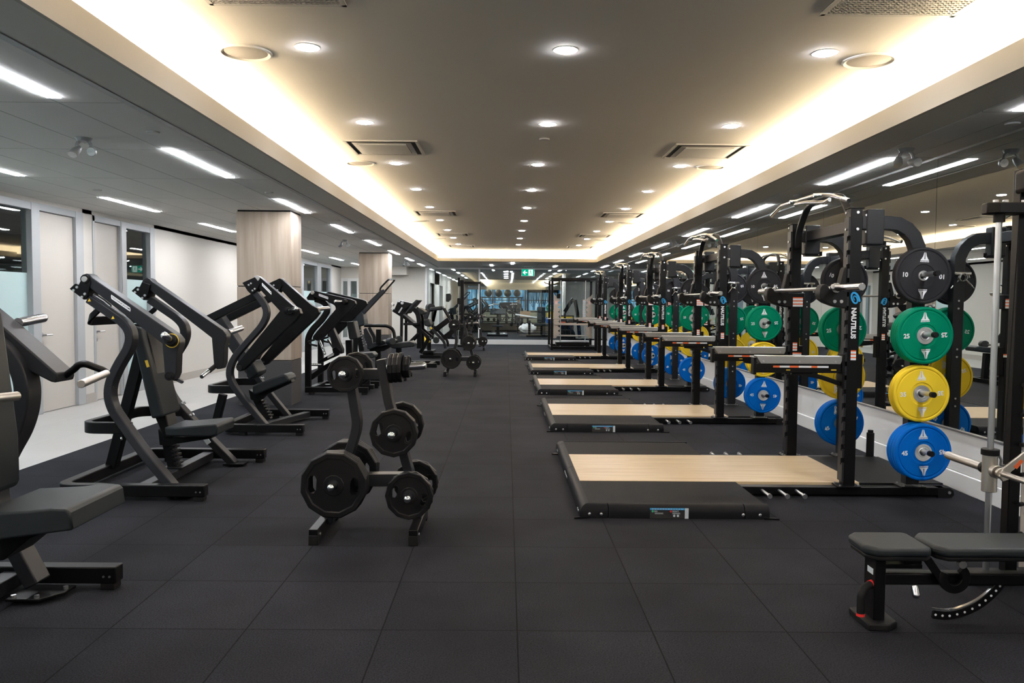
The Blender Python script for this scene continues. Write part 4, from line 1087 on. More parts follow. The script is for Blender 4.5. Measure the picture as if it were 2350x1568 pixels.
MB().sweep(at_y([(-3.357, 9.100, 0.079), (-3.283, 9.100, 0.370)], yc), 0.08, 0.085, (0, 1, 0)).build('rear_post', 'black_metal', t, 0.006)
settle(t, (-2.6, yc, 0))

# ---------------------------------------------------------------- machine cut off by the edge of the photo
t = empty('incline_press'); yc = 3.17
tag(t, 'black press machine cut off by the photo edge, closest machine to the camera', 'exercise machine', 'plate loaded machines on the walkway side')
u_base(t, -1.94, -3.0, 2.43, 3.91)
MB().sweep([(-2.45, 2.47, 0.06), (-2.45, 3.87, 0.06)], 0.07, 0.09, (0, 0, 1)).build('cross_brace', 'charcoal_metal', t, 0.004)
far = MB().sweep(fillet(at_y([(-2.600, 3.700, 1.350), (-2.419, 3.700, 1.260), (-2.329, 3.700, 1.168), (-2.289, 3.700, 1.055), (-2.292, 3.700, 0.942), (-2.327, 3.700, 0.827), (-2.401, 3.700, 0.702), (-2.456, 3.700, 0.577), (-2.454, 3.700, 0.472), (-2.370, 3.700, 0.295), (-2.261, 3.700, 0.078)], 3.76), 0.10, 5), 0.115, 0.07, (0, 1, 0))
near = mir(far, yc)
s2 = far.build('side_frame', 'charcoal_metal', t, 0.008, 3); s1 = near.build('side_frame', 'charcoal_metal', t, 0.008, 3)
MB().prism([(-2.36, 3.66), (-2.20, 3.66), (-2.13, 3.76), (-2.13, 3.86), (-2.36, 3.86)], 'z', 0.02, 0.034).build('foot_plate', 'black_metal', s2, 0.003)
bolts(s2, [(-2.22, 3.68, 0.034), (-2.15, 3.80, 0.034), (-2.33, 3.68, 0.034)], (0, 0, 1), 0.012, 0.014)
arm = MB().prism([(-2.671, 1.545), (-2.391, 1.316), (-2.145, 1.097), (-2.143, 1.076), (-2.150, 1.053), (-2.175, 1.057), (-2.380, 1.162), (-2.677, 1.328)], 'y', 3.75, 3.905)
arm.build('press_arm', 'charcoal_metal', t, 0.008, 3); mir(arm, yc).build('press_arm', 'charcoal_metal', t, 0.008, 3)
both(MB().rod((-2.415, 3.900, 1.335), (-2.422, 4.140, 1.356), 0.024, 18, dome=True), yc, 'weight_horn', 'chrome', t)
both(MB().pipe(fillet([(-2.149, 3.830, 1.081), (-2.101, 3.830, 1.116), (-2.084, 3.830, 1.135), (-2.050, 3.830, 1.140), (-1.962, 3.830, 1.108), (-1.945, 3.830, 1.094)], 0.05, 4), 0.017, 14), yc, 'handle_tube', 'black_metal', t)
gp = MB().rod((-1.934, 3.800, 1.096), (-1.835, 3.39, 1.087), 0.0175, 16)
both(gp, yc, 'handle_grip', 'nickel', t, 0.002)
pad([(-2.010, 0.637), (-1.813, 0.648), (-1.720, 0.660), (-1.664, 0.657), (-1.648, 0.642), (-1.640, 0.582), (-1.645, 0.574), (-1.914, 0.537), (-2.013, 0.526)], 2.95, 3.37, 'seat', t, 0.025)
MB().prism([(-2.080, 0.514), (-1.774, 0.547), (-1.876, 0.507), (-1.981, 0.419), (-2.083, 0.401)], 'y', 3.07, 3.27).build('seat_bracket', 'black_metal', t, 0.004)
pad([(-2.167, 1.426), (-2.149, 1.389), (-2.090, 0.864), (-2.088, 0.675), (-2.098, 0.650), (-2.153, 0.632), (-2.199, 0.655), (-2.238, 1.388)], 2.97, 3.37, 'back_pad', t, 0.018)
MB().sweep([(-2.45, yc, 0.1), (-2.35, yc, 0.6)], 0.10, 0.09, (0, 1, 0)).build('seat_post', 'black_metal', t, 0.004)
MB().sweep([(-2.95, yc, 0.1), (-2.45, yc, 1.45)], 0.10, 0.10, (0, 1, 0)).build('rear_post', 'black_metal', t, 0.006)
settle(t, (-2.4, yc, 0))

# ---------------------------------------------------------------- third machine: lat pulldown past the nearer column
t = empty('pulldown_machine'); yc = 12.78
tag(t, 'black pulldown machine with long name plated arm, past the nearer wood column', 'exercise machine', 'plate loaded machines on the walkway side')
for y, x1 in ((12.30, -2.16), (13.26, -2.14)):
    r = MB().box(-3.14, x1, y - 0.04, y + 0.04, 0.035, 0.115).build('base_rail', 'black_metal', t, 0.004)
    for x in (-3.05, x1 - 0.06): MB().box(x - 0.04, x + 0.04, y - 0.035, y + 0.035, 0, 0.036).build('rubber_foot', 'black_rubber', r, 0.004)
MB().box(-3.12, -3.03, 12.3, 13.26, 0.04, 0.11).build('cross_brace', 'black_metal', t, 0.004)
tube = MB().sweep(fillet(at_y([(-3.119, 12.300, 0.021), (-3.115, 12.300, 0.892), (-3.040, 12.300, 1.029), (-2.896, 12.300, 1.167), (-2.808, 12.300, 1.310), (-2.821, 12.300, 1.406), (-2.889, 12.300, 1.459), (-2.997, 12.300, 1.493)], 12.36), 0.10, 5), 0.10, 0.085, (0, 1, 0))
both(tube, yc, 'side_frame', 'black_metal', t, 0.008, 3)
arm = MB().prism([(-3.034, 1.602), (-2.984, 1.622), (-2.421, 1.497), (-2.356, 1.472), (-2.341, 1.427), (-2.370, 1.381), (-2.850, 0.897), (-2.941, 0.844), (-3.012, 0.876), (-3.005, 0.922), (-2.615, 1.385), (-2.641, 1.417), (-3.003, 1.531)], 'y', 12.22, 12.34)
a1, a2 = both(arm, yc, 'pull_arm', 'black_metal', t, 0.006, 3)
both(MB().rod((-3.008, 12.220, 1.593), at_y([(-3.008, 12.220, 1.593)], 12.20)[0], 0.030, 20), yc, 'pivot_cap', 'brushed_steel', t, 0.004)
both(MB().prism([(-3.111, 1.512), (-3.050, 1.600), (-2.996, 1.567), (-2.983, 1.472), (-3.091, 1.478)], 'y', 12.24, 12.44), yc, 'pivot_bracket', 'black_metal', t, 0.004)
both(MB().rod((-2.523, 12.240, 1.456), (-2.608, 11.950, 1.458), 0.026, 16, dome=True), yc, 'weight_horn', 'chrome', t)
both(MB().rod((-2.491, 12.220, 1.456), (-2.520, 12.160, 1.456), 0.042, 20), yc, 'horn_collar', 'black_plastic', t, 0.004)
brand_plate((-2.840, 12.218, 1.537), Vector((-2.775, 12.218, 1.514)) - Vector((-2.903, 12.218, 1.560)), (0, 0, 1), (0, -1, 0), 0.15, 0.036, 'TECHNOGYM', a1)
both(MB().pipe(fillet([(-3.000, 12.300, 0.858), (-3.102, 12.300, 0.830), (-3.082, 12.300, 0.789), (-2.959, 12.300, 0.763)], 0.05, 3), 0.016, 10), yc, 'handle_tube', 'black_rubber', t)
both(MB().rod((-2.965, 12.500, 0.829), (-2.860, 12.400, 0.627), 0.019, 12), yc, 'handle_grip', 'chrome', t)
MB().prism([(-2.879, 1.024), (-2.801, 1.032), (-2.647, 0.680), (-2.654, 0.617), (-2.774, 0.609), (-2.809, 0.700)], 'y', 12.7, 12.86).build('thigh_column', 'charcoal_metal', t, 0.006)
MB().prism([(-2.794, 0.699), (-2.731, 0.735), (-2.661, 0.665), (-2.696, 0.595), (-2.962, 0.473), (-3.018, 0.452), (-3.032, 0.494), (-2.780, 0.636)], 'y', 12.6, 12.7).build('foot_lever', 'black_metal', t, 0.005)
brand_plate((-2.815, 12.598, 0.590), Vector((-2.766, 12.598, 0.615)) - Vector((-2.864, 12.598, 0.565)), (0, 0, 1), (0, -1, 0), 0.11, 0.034, 'TECHNOGYM', t)
MB().rod((-2.983, 12.600, 0.445), (-3.100, 12.450, 0.456), 0.022, 12).build('foot_peg', 'chrome', t)
MB().sweep(at_y([(-3.170, 12.700, 0.216), (-2.958, 12.700, 0.374), (-2.831, 12.700, 0.445)], 12.74), 0.09, 0.08, (0, 1, 0)).build('lower_beam', 'black_metal', t, 0.004)
pad([(-2.567, 1.135), (-2.448, 1.150), (-2.385, 0.870), (-2.511, 0.841), (-2.532, 0.883)], 12.62, 12.94, 'chest_pad', t, 0.02)
MB().sweep(at_y([(-2.558, 12.750, 0.834), (-2.538, 12.750, 0.238)], yc), 0.09, 0.10, (0, 1, 0)).build('pad_post', 'black_metal', t, 0.004)
MB().sweep(at_y([(-2.812, 12.750, 1.115), (-2.572, 12.750, 1.117)], yc), 0.05, 0.035, (0, 1, 0)).build('pad_arm', 'black_metal', t, 0.004)
pad([(-2.424, 0.625), (-2.158, 0.648), (-2.109, 0.606), (-2.123, 0.557), (-2.375, 0.527)], 12.6, 12.96, 'seat', t, 0.018)
MB().sweep(at_y([(-2.275, 12.750, 0.517), (-2.262, 12.750, 0.019)], yc), 0.09, 0.10, (0, 1, 0)).build('seat_post', 'black_metal', t, 0.004)
MB().box(-2.95, -2.15, 12.72, 12.84, 0.04, 0.11).build('centre_rail', 'black_metal', t, 0.004)
settle(t, (-2.6, yc, 0))

# ---------------------------------------------------------------- fourth: high row with raised handle
t = empty('high_row_machine'); yc = 15.0
tag(t, 'black row machine with one arm raised to an open handle before the farther column', 'exercise machine', 'plate loaded machines on the walkway side')
arm = MB().prism([(-3.061, 1.054), (-2.979, 1.194), (-2.798, 1.278), (-2.387, 1.676), (-2.321, 1.701), (-2.288, 1.661), (-2.699, 1.221), (-2.798, 1.114), (-2.979, 1.005)], 'y', 14.85, 14.99)
a = arm.build('raised_arm', 'charcoal_metal', t, 0.006, 3)
MB().pipe(fillet([(-2.398, 14.920, 1.669), (-2.390, 14.920, 1.727), (-2.233, 14.920, 1.893), (-2.126, 14.920, 1.894), (-2.126, 14.920, 1.869), (-2.299, 14.920, 1.670)], 0.04, 3), 0.016, 10).build('handle_loop', 'black_metal', t)
MB().rod((-2.230, 14.900, 1.892), (-2.115, 14.900, 1.889), 0.019, 12).build('handle_grip', 'chrome', t)
brand_plate((-3.020, 14.848, 1.112), Vector((-2.970, 14.848, 1.145)) - Vector((-3.069, 14.848, 1.078)), (0, 0, 1), (0, -1, 0), 0.15, 0.04, 'TECHNOGYM', a)
pad([(-2.846, 1.262), (-2.731, 1.287), (-2.698, 1.247), (-2.666, 1.025), (-2.813, 0.983)], 14.8, 15.2, 'back_pad', t, 0.02)
MB().sweep(at_y([(-2.826, 15.000, 0.985), (-2.760, 15.000, 0.519)], yc), 0.1, 0.09, (0, 1, 0)).build('back_post', 'black_metal', t, 0.004)
b = MB()
for k in range(9):
    for dx in (0, 5): b.rod((-2.782, 14.940, 0.938), (-2.780, 14.930, 0.938), 0.001, 6)
for k in range(8):
    for q in ((826 + 1.1 * k, 757 + 5 * k), (832 + 1.1 * k, 755 + 5 * k)): pass
pts = [(-2.774, 14.940, 0.921), (-2.765, 14.940, 0.871), (-2.753, 14.940, 0.822), (-2.741, 14.940, 0.772), (-2.732, 14.940, 0.722), (-2.720, 14.940, 0.673), (-2.708, 14.940, 0.623), (-2.716, 14.940, 0.905), (-2.703, 14.940, 0.855), (-2.691, 14.940, 0.806), (-2.683, 14.940, 0.756), (-2.670, 14.940, 0.706), (-2.658, 14.940, 0.656)]
bolts(t, pts, (0, -1, 0), 0.012, 0.008)
MB().prism([(-2.692, 0.940), (-2.642, 0.973), (-2.535, 0.784), (-2.519, 0.660), (-2.609, 0.609), (-2.676, 0.783)], 'y', 14.8, 14.9).build('side_guard', 'charcoal_metal', t, 0.006)
MB().prism([(-2.662, 0.964), (-2.611, 0.981), (-2.510, 0.796), (-2.502, 0.661), (-2.569, 0.661)], 'y', 15.1, 15.2).build('side_guard', 'charcoal_metal', t, 0.006)
MB().pipe(fillet([(-2.656, 14.700, 1.020), (-2.216, 14.700, 1.016), (-2.110, 14.700, 0.943), (-2.085, 14.700, 0.788)], 0.2, 5), 0.032, 12).build('front_arch', 'black_metal', t)
MB().rod((-2.199, 14.750, 0.719), (-2.097, 14.500, 0.732), 0.068, 18).rod((-2.136, 15.300, 0.736), (-2.051, 15.050, 0.748), 0.068, 18).build('roller_pad', 'vinyl', t, 0.012, 3)
MB().rod((-2.108, 14.520, 0.731), (-2.097, 15.200, 0.741), 0.02, 10).build('roller_axle', 'steel', t)
pad([(-2.625, 0.656), (-2.329, 0.740), (-2.280, 0.716), (-2.280, 0.667), (-2.576, 0.557), (-2.633, 0.581)], 14.8, 15.2, 'seat', t, 0.02)
MB().prism([(-2.609, 0.568), (-2.246, 0.654), (-2.188, 0.613), (-2.328, 0.528), (-2.576, 0.510)], 'y', 14.9, 15.1).build('seat_bracket', 'black_metal', t, 0.004)
MB().sweep(at_y([(-2.444, 15.000, 0.530), (-2.444, 15.000, 0.019)], yc), 0.1, 0.1, (0, 1, 0)).build('seat_post', 'black_metal', t, 0.004)
MB().sweep(at_y([(-2.395, 14.750, 0.947), (-2.395, 14.750, 0.668)], 14.75), 0.08, 0.09, (0, 1, 0)).build('front_post', 'black_metal', t, 0.004)
pad([(-2.213, 0.673), (-1.826, 0.717), (-1.735, 0.693), (-1.743, 0.619), (-2.114, 0.575), (-2.189, 0.599)], 14.85, 15.2, 'bench_pad', t, 0.02)
MB().sweep(at_y([(-2.052, 15.000, 0.575), (-2.027, 15.000, 0.056)], yc), 0.1, 0.10, (0, 1, 0)).build('bench_post', 'black_metal', t, 0.004)
for y in (14.55, 15.45): MB().box(-2.95, -1.85, y - 0.04, y + 0.04, 0.0, 0.08).build('base_rail', 'black_metal', t, 0.004)
MB().box(-2.72, -2.64, 14.55, 15.45, 0.0, 0.08).box(-2.05, -1.97, 14.55, 15.45, 0.0, 0.08).build('cross_brace', 'black_metal', t, 0.004)
MB().box(-2.92, -2.84, 14.96, 15.04, 0.05, 1.25).build('rear_post', 'black_metal', t, 0.004)
settle(t, (-2.4, yc, 0))

# ---------------------------------------------------------------- fifth: leg press on slanted rails
t = empty('leg_press'); yc = 18.0
tag(t, 'black leg press with slanted rails and tilted foot plate before the cream wall', 'exercise machine', 'plate loaded machines on the walkway side')
r = MB().sweep(at_y([(-2.551, 17.700, 1.281), (-2.276, 17.700, 1.107), (-2.000, 17.700, 0.893), (-1.734, 17.700, 0.669)], 17.7), 0.07, 0.06, (0, 1, 0))
both(r, yc, 'guide_rail', 'black_metal', t, 0.004)
both(MB().sweep(at_y([(-2.607, 17.750, 1.330), (-1.986, 17.750, 0.931)], 17.78), 0.03, 0.03, (0, 1, 0)), yc, 'guide_rod', 'steel', t)
MB().prism([(-2.420, 1.507), (-2.127, 1.442), (-2.156, 1.383), (-2.370, 1.186), (-2.507, 1.302)], 'y', 17.6, 18.4).build('sled', 'black_metal', t, 0.01)
MB().prism([(-2.279, 1.198), (-2.231, 1.208), (-1.970, 1.511), (-2.018, 1.520), (-2.115, 1.422)], 'y', 17.55, 18.45).build('foot_plate', 'charcoal_metal', t, 0.006)
both(MB().rod((-2.527, 17.600, 1.399), (-2.488, 17.200, 1.429), 0.028, 14), yc, 'weight_horn', 'chrome', t)
bolts(t, [(-2.405, 17.598, 1.493), (-2.331, 17.598, 1.445)], (0, -1, 0), 0.035, 0.012)
MB().sweep(at_y([(-2.330, 17.590, 1.343), (-2.408, 17.590, 1.225)], 17.585), 0.02, 0.03, (0, 1, 0)).build('grip_slot', 'steel', t)
both(MB().sweep(fillet(at_y([(-2.100, 17.700, 1.324), (-2.001, 17.700, 1.227), (-1.962, 17.700, 1.060), (-1.960, 17.700, 0.421)], 17.7), 0.2, 4), 0.08, 0.10, (0, 1, 0)), yc, 'front_frame', 'black_metal', t, 0.004)
both(MB().sweep(at_y([(-2.341, 17.900, 1.252), (-2.350, 17.900, 0.506)], 17.6), 0.06, 0.06, (0, 1, 0)), yc, 'upright', 'black_metal', t, 0.004)
both(MB().sweep(at_y([(-2.302, 17.600, 0.972), (-1.950, 17.600, 0.975)], 17.6), 0.06, 0.05, (0, 1, 0)), yc, 'cross_bar', 'black_metal', t, 0.004)
both(MB().sweep(at_y([(-2.164, 17.600, 0.572), (-1.969, 17.600, 0.769)], 17.6), 0.05, 0.05, (0, 1, 0)), yc, 'brace', 'black_metal', t, 0.004)
pad([(-2.070, 1.285), (-2.002, 1.345), (-1.903, 1.306), (-1.825, 1.248), (-1.883, 1.169), (-2.001, 1.188)], 17.7, 18.3, 'shoulder_pad', t, 0.03)
pad([(-1.863, 1.071), (-1.746, 1.102), (-1.706, 0.964), (-1.725, 0.905), (-1.843, 0.934)], 17.7, 18.3, 'back_pad', t, 0.03)
for y in (17.6, 18.4): MB().box(-2.75, -1.55, y - 0.04, y + 0.04, 0.0, 0.09).build('base_rail', 'black_metal', t, 0.004)
MB().box(-1.75, -1.65, 17.6, 18.4, 0, 0.09).build('cross_brace', 'black_metal', t, 0.004)
MB().sweep(at_y([(-1.764, 18.000, 0.656), (-1.963, 18.000, 0.303)], yc), 0.12, 0.08, (0, 1, 0)).build('seat_beam', 'black_metal', t, 0.004)
settle(t, (-2.2, yc, 0))

# ---------------------------------------------------------------- sixth: calf / hack machine with yellow grips
t = empty('hack_squat_machine'); yc = 20.9
tag(t, 'low black machine with two yellow handles and round pads, behind the leg press', 'exercise machine', 'plate loaded machines on the walkway side')
both(MB().sweep(at_y([(-2.133, 20.600, 0.540), (-1.506, 20.600, 1.026)], 20.6), 0.10, 0.12, (0, 1, 0)), yc, 'slanted_beam', 'black_metal', t, 0.006)
both(MB().sweep(at_y([(-1.675, 20.600, 0.509), (-1.276, 20.600, 0.811)], 20.6), 0.10, 0.12, (0, 1, 0)), yc, 'lower_beam', 'black_metal', t, 0.006)
both(MB().sweep(fillet(at_y([(-1.966, 20.400, 0.811), (-1.602, 20.400, 0.440), (-1.579, 20.400, 0.269)], 20.4), 0.15, 4), 0.05, 0.07, (0, 1, 0)), yc, 'link_arm', 'charcoal_metal', t, 0.004)
both(MB().rod((-1.949, 20.400, 0.794), (-1.945, 20.360, 0.795), 0.028, 16), yc, 'pivot_cap', 'yellow_print', t)
for p, q in (((-2.124, 20.400, 0.537), (-2.045, 20.300, 0.407)), ((-2.095, 20.900, 0.539), (-2.026, 20.800, 0.405))):
    MB().rod(p, q, 0.03, 12).rod(p, Vector(p) + Vector((-0.035, 0, 0.02)), 0.035, 12).build('yellow_handle', 'yellow_print', t, 0.004)
MB().rod((-1.822, 20.450, 0.481), (-1.809, 20.300, 0.488), 0.085, 18).build('roller_pad', 'vinyl', t, 0.012, 3)
MB().rod((-2.080, 21.200, 1.327), (-1.993, 20.900, 1.329), 0.11, 18).build('shoulder_roller', 'vinyl', t, 0.015, 3)
pad([(-2.016, 1.329), (-1.692, 1.378), (-1.668, 1.308), (-1.738, 1.262), (-2.016, 1.236)], 20.7, 21.2, 'arm_pad', t, 0.03)
both(MB().sweep(at_y([(-2.077, 20.700, 1.283), (-2.168, 20.700, 1.018)], 20.7), 0.06, 0.11, (0, 1, 0)), yc, 'arm_link', 'charcoal_metal', t, 0.004)
both(MB().sweep(at_y([(-1.877, 20.900, 1.260), (-1.945, 20.900, 0.958)], 20.9), 0.04, 0.07, (0, 1, 0)), yc, 'pad_post', 'black_metal', t, 0.004)
both(MB().sweep(at_y([(-1.664, 20.700, 1.310), (-1.514, 20.700, 1.058)], 20.7), 0.05, 0.05, (0, 1, 0)), yc, 'rear_link', 'black_metal', t, 0.004)
for y in (20.55, 21.25): MB().box(-2.25, -1.5, y - 0.04, y + 0.04, 0.0, 0.09).build('base_rail', 'black_metal', t, 0.004)
MB().box(-2.2, -1.9, 20.5, 21.3, 0.12, 0.20).build('foot_platform', 'black_metal', t, 0.01)
MB().box(-2.1, -2.0, 20.85, 20.95, 0.0, 0.7).build('post', 'black_metal', t, 0.004)
settle(t, (-1.9, yc, 0))

# ================================================================== plate trees with twelve sided plates
def grip_plate(R, t):
    """twelve sided plate with two grip holes; axis along Y"""
    h = t / 2; a0 = PI / 12
    prof = [(0.028, -h + 0.003), (0.15 * R + 0.03, -h + 0.003), (0.17 * R + 0.03, -h + 0.0055), (0.80 * R, -h + 0.0055), (0.84 * R, -h), (0.965 * R, -h), (R, -h + 0.007)]
    prof = prof + [(r, -a) for r, a in reversed(prof)] + [(0.028, -h + 0.003)]
    me_o = MB().lathe(prof, 12, rot=a0).build('grip_plate', 'plate_urethane', smooth=20)
    cut = MB()
    w, l = 0.13 * R, 0.27 * R
    for s in (-1, 1):
        c = s * 0.62 * R
        pts = [(c - w, -l * 0.55), (c - w * 0.5, -l), (c + w * 0.5, -l), (c + w, -l * 0.55), (c + w, l * 0.55), (c + w * 0.5, l), (c - w * 0.5, l), (c - w, l * 0.55)]
        cut.prism(pts, 'y', -0.1, 0.1)
    co = cut.build('cutter', 'black_metal', smooth=0)
    b = me_o.modifiers.new('holes', 'BOOLEAN'); b.object = co; b.operation = 'DIFFERENCE'; b.solver = 'EXACT'
    dg = bpy.context.evaluated_depsgraph_get()
    me = bpy.data.meshes.new_from_object(me_o.evaluated_get(dg))
    me_o.modifiers.clear(); me_o.data = me
    bpy.data.objects.remove(co)
    me.materials.clear(); me.materials.append(MATS['plate_urethane'])
    # raised rim round each grip hole
    for s in (-1, 1):
        rm = MB()
        c = s * 0.62 * R
        ring = [(c - w * 1.1, -l * 0.6), (c - w * 0.55, -l * 1.07), (c + w * 0.55, -l * 1.07), (c + w * 1.1, -l * 0.6), (c + w * 1.1, l * 0.6), (c + w * 0.55, l * 1.07), (c - w * 0.55, l * 1.07), (c - w * 1.1, l * 0.6)]
        for yy in (-h + 0.005, h - 0.005): rm.sweep([(x, yy, z) for x, z in ring], 0.004, 0.05 * R, (0, 1, 0), closed=True)
        rm.build('grip_rim', 'plate_urethane', me_o)
    MB().lathe([(0.026, -h + 0.002), (0.036, -h + 0.001), (0.037, h - 0.001), (0.026, h - 0.002), (0.026, -h + 0.002)], 20).build('steel_bushing', 'charcoal_metal', me_o)
    return me_o
GP = {45: (grip_plate(0.2025, 0.030), 0.030), 25: (grip_plate(0.147, 0.030), 0.030), 10: (grip_plate(0.112, 0.024), 0.024), 9: (grip_plate(0.095, 0.028), 0.028), 5: (grip_plate(0.070, 0.022), 0.022)}

def make_tree():
    """frame in the XZ plane, feet and pegs along Y; origin on the floor in the middle"""
    root = empty('plate_tree')
    L = lambda p: (p[0] + 0.84, p[1] - 4.92, p[2])
    for x in (-0.30, 0.295):
        f = MB().box(x - 0.028, x + 0.028, -0.30, 0.30, 0.018, 0.095).build('foot', 'black_metal', root, 0.004)
        for y in (-0.27, 0.27): MB().box(x - 0.029, x + 0.029, y - 0.033, y + 0.033, 0, 0.06).build('rubber_foot', 'black_rubber', f, 0.004)
        MB().rod((x + 0.028, -0.245, 0.055), (x + 0.034, -0.245, 0.055), 0.010, 8).build('bolt', 'steel', f)
    lp = [L(p) for p in [(-0.983, 4.870, 1.028), (-0.961, 4.870, 0.884), (-0.932, 4.870, 0.706), (-0.937, 4.870, 0.646), (-0.970, 4.870, 0.531), (-1.038, 4.870, 0.343), (-1.115, 4.870, 0.094)]]
    rp = [L(p) for p in [(-0.783, 4.870, 1.094), (-0.725, 4.870, 0.787), (-0.674, 4.870, 0.662), (-0.638, 4.870, 0.495), (-0.583, 4.870, 0.319), (-0.547, 4.870, 0.112)]]
    for pth in (lp, rp):
        pth = [(p[0], 0, p[2]) for p in pth]; pth[-1] = (pth[-1][0], 0, 0.06)
        MB().sweep(fillet(pth, 0.08, 4), 0.10, 0.055, (0, 1, 0)).build('side_bar', 'charcoal_metal', root, 0.004)
    ct = [L(p) for p in [(-0.977, 4.870, 1.000), (-0.761, 4.870, 1.002)]]; cl = [L(p) for p in [(-1.006, 4.870, 0.332), (-0.583, 4.870, 0.338)]]
    MB().sweep([(p[0], 0, p[2]) for p in ct], 0.09, 0.065, (0, 1, 0)).build('cross_bar', 'charcoal_metal', root, 0.004)
    MB().sweep([(p[0], 0, p[2]) for p in cl], 0.09, 0.078, (0, 1, 0)).build('cross_bar', 'charcoal_metal', root, 0.004)
    for s in (-1, 1):
        for n, x, z, e in TPEG:
            MB().rod((x, 0, z), (x, s * e, z), 0.024, 18, dome=True).build('peg', 'chrome', root)
            MB().rod((x, s * 0.03, z), (x, s * 0.065, z), 0.04, 20).build('peg_collar', 'black_plastic', root, 0.003)
    MB().rod((0.06, -0.01, 1.035), (0.345, -0.02, 1.06), 0.026, 18, dome=True).build('peg', 'chrome', root)
    return root
# name, x, z, length of the four pegs on each face
TPEG = [('lower big', -0.19, 0.352, 0.34), ('lower small', 0.258, 0.279, 0.31), ('middle', 0.163, 0.662, 0.31), ('upper', -0.13, 1.02, 0.30)]
TLOAD = {'lower big': (45, 4), 'lower small': (25, 2), 'middle': (25, 2), 'upper': (10, 2)}
WORD = {45: 'large', 25: 'medium', 10: 'small'}
SPOT = {'lower big': 'lower walkway-side', 'lower small': 'lower rack-side', 'middle': 'middle rack-side', 'upper': 'upper walkway-side'}
tree0 = make_tree()
for ti, (tx, ty, rz, tn) in enumerate(((-0.84, 4.92, 0.0, 'nearest'), (-0.90, 15.7, 0.0, 'middle'), (-0.98, 24.4, 0.0, 'farthest'))):
    tr = inst(tree0); tr.location = (tx, ty, 0); tr.rotation_euler = (0, 0, rz)
    tag(tr, ['black plate tree standing on the open floor nearest the camera', 'black plate tree standing on the floor halfway to the far glass', 'black plate tree standing close to the far glass partition'][ti], 'plate tree', 'plate trees')
    for s, fn in ((-1, 'front'), (1, 'rear')):
        for n, x, z, e in TPEG:
            kind, cnt = TLOAD[n]; pr, th = GP[kind]
            if ti and n != 'lower big': cnt = min(cnt, 2)
            if ti: cnt = min(cnt, 2)
            if ti == 2 and n in ('middle',): continue
            for k in range(cnt):
                o = inst(pr)
                d = 0.305 if n == 'lower big' else 0.255
                off = d - th * (cnt - 0.5 - k) - 0.05
                o.location = (tx + x, ty + s * (off), z - 0.003)
                o.rotation_euler = (0, random.uniform(-0.35, 0.35) if n != 'lower big' else (-0.04 + 0.03 * k), 0)
                pos = 'innermost' if k == 0 and cnt > 1 else DEPTH[cnt - 1 - k]
                tag(o, '%s twelve-sided plate, %s on the %s %s peg of the %s plate tree' % (WORD[kind], pos, fn, SPOT[n], tn), 'weight plate', 'black twelve-sided plates on the plate trees')
    q = 0.11
    for k in range(5):
        kind = 9 if k < 3 else 5
        pr, th = GP[kind]
        if ti and k in (1, 2): q += th; continue
        o = inst(pr)
        o.location = (tx + q + th / 2, ty - 0.012, 1.036 + (q - 0.06) * 0.088)
        o.rotation_euler = (0, 0, PI / 2 - 0.035); o.rotation_euler = Matrix.Rotation(PI / 2 - 0.035, 3, 'Z').to_euler()
        q += th + 0.0006
        tag(o, 'little black twelve-sided plate, %s along the sideways top peg of the %s plate tree' % (['first', 'second', 'third', 'fourth', 'last'][k], tn), 'weight plate', 'black twelve-sided plates on the plate trees')

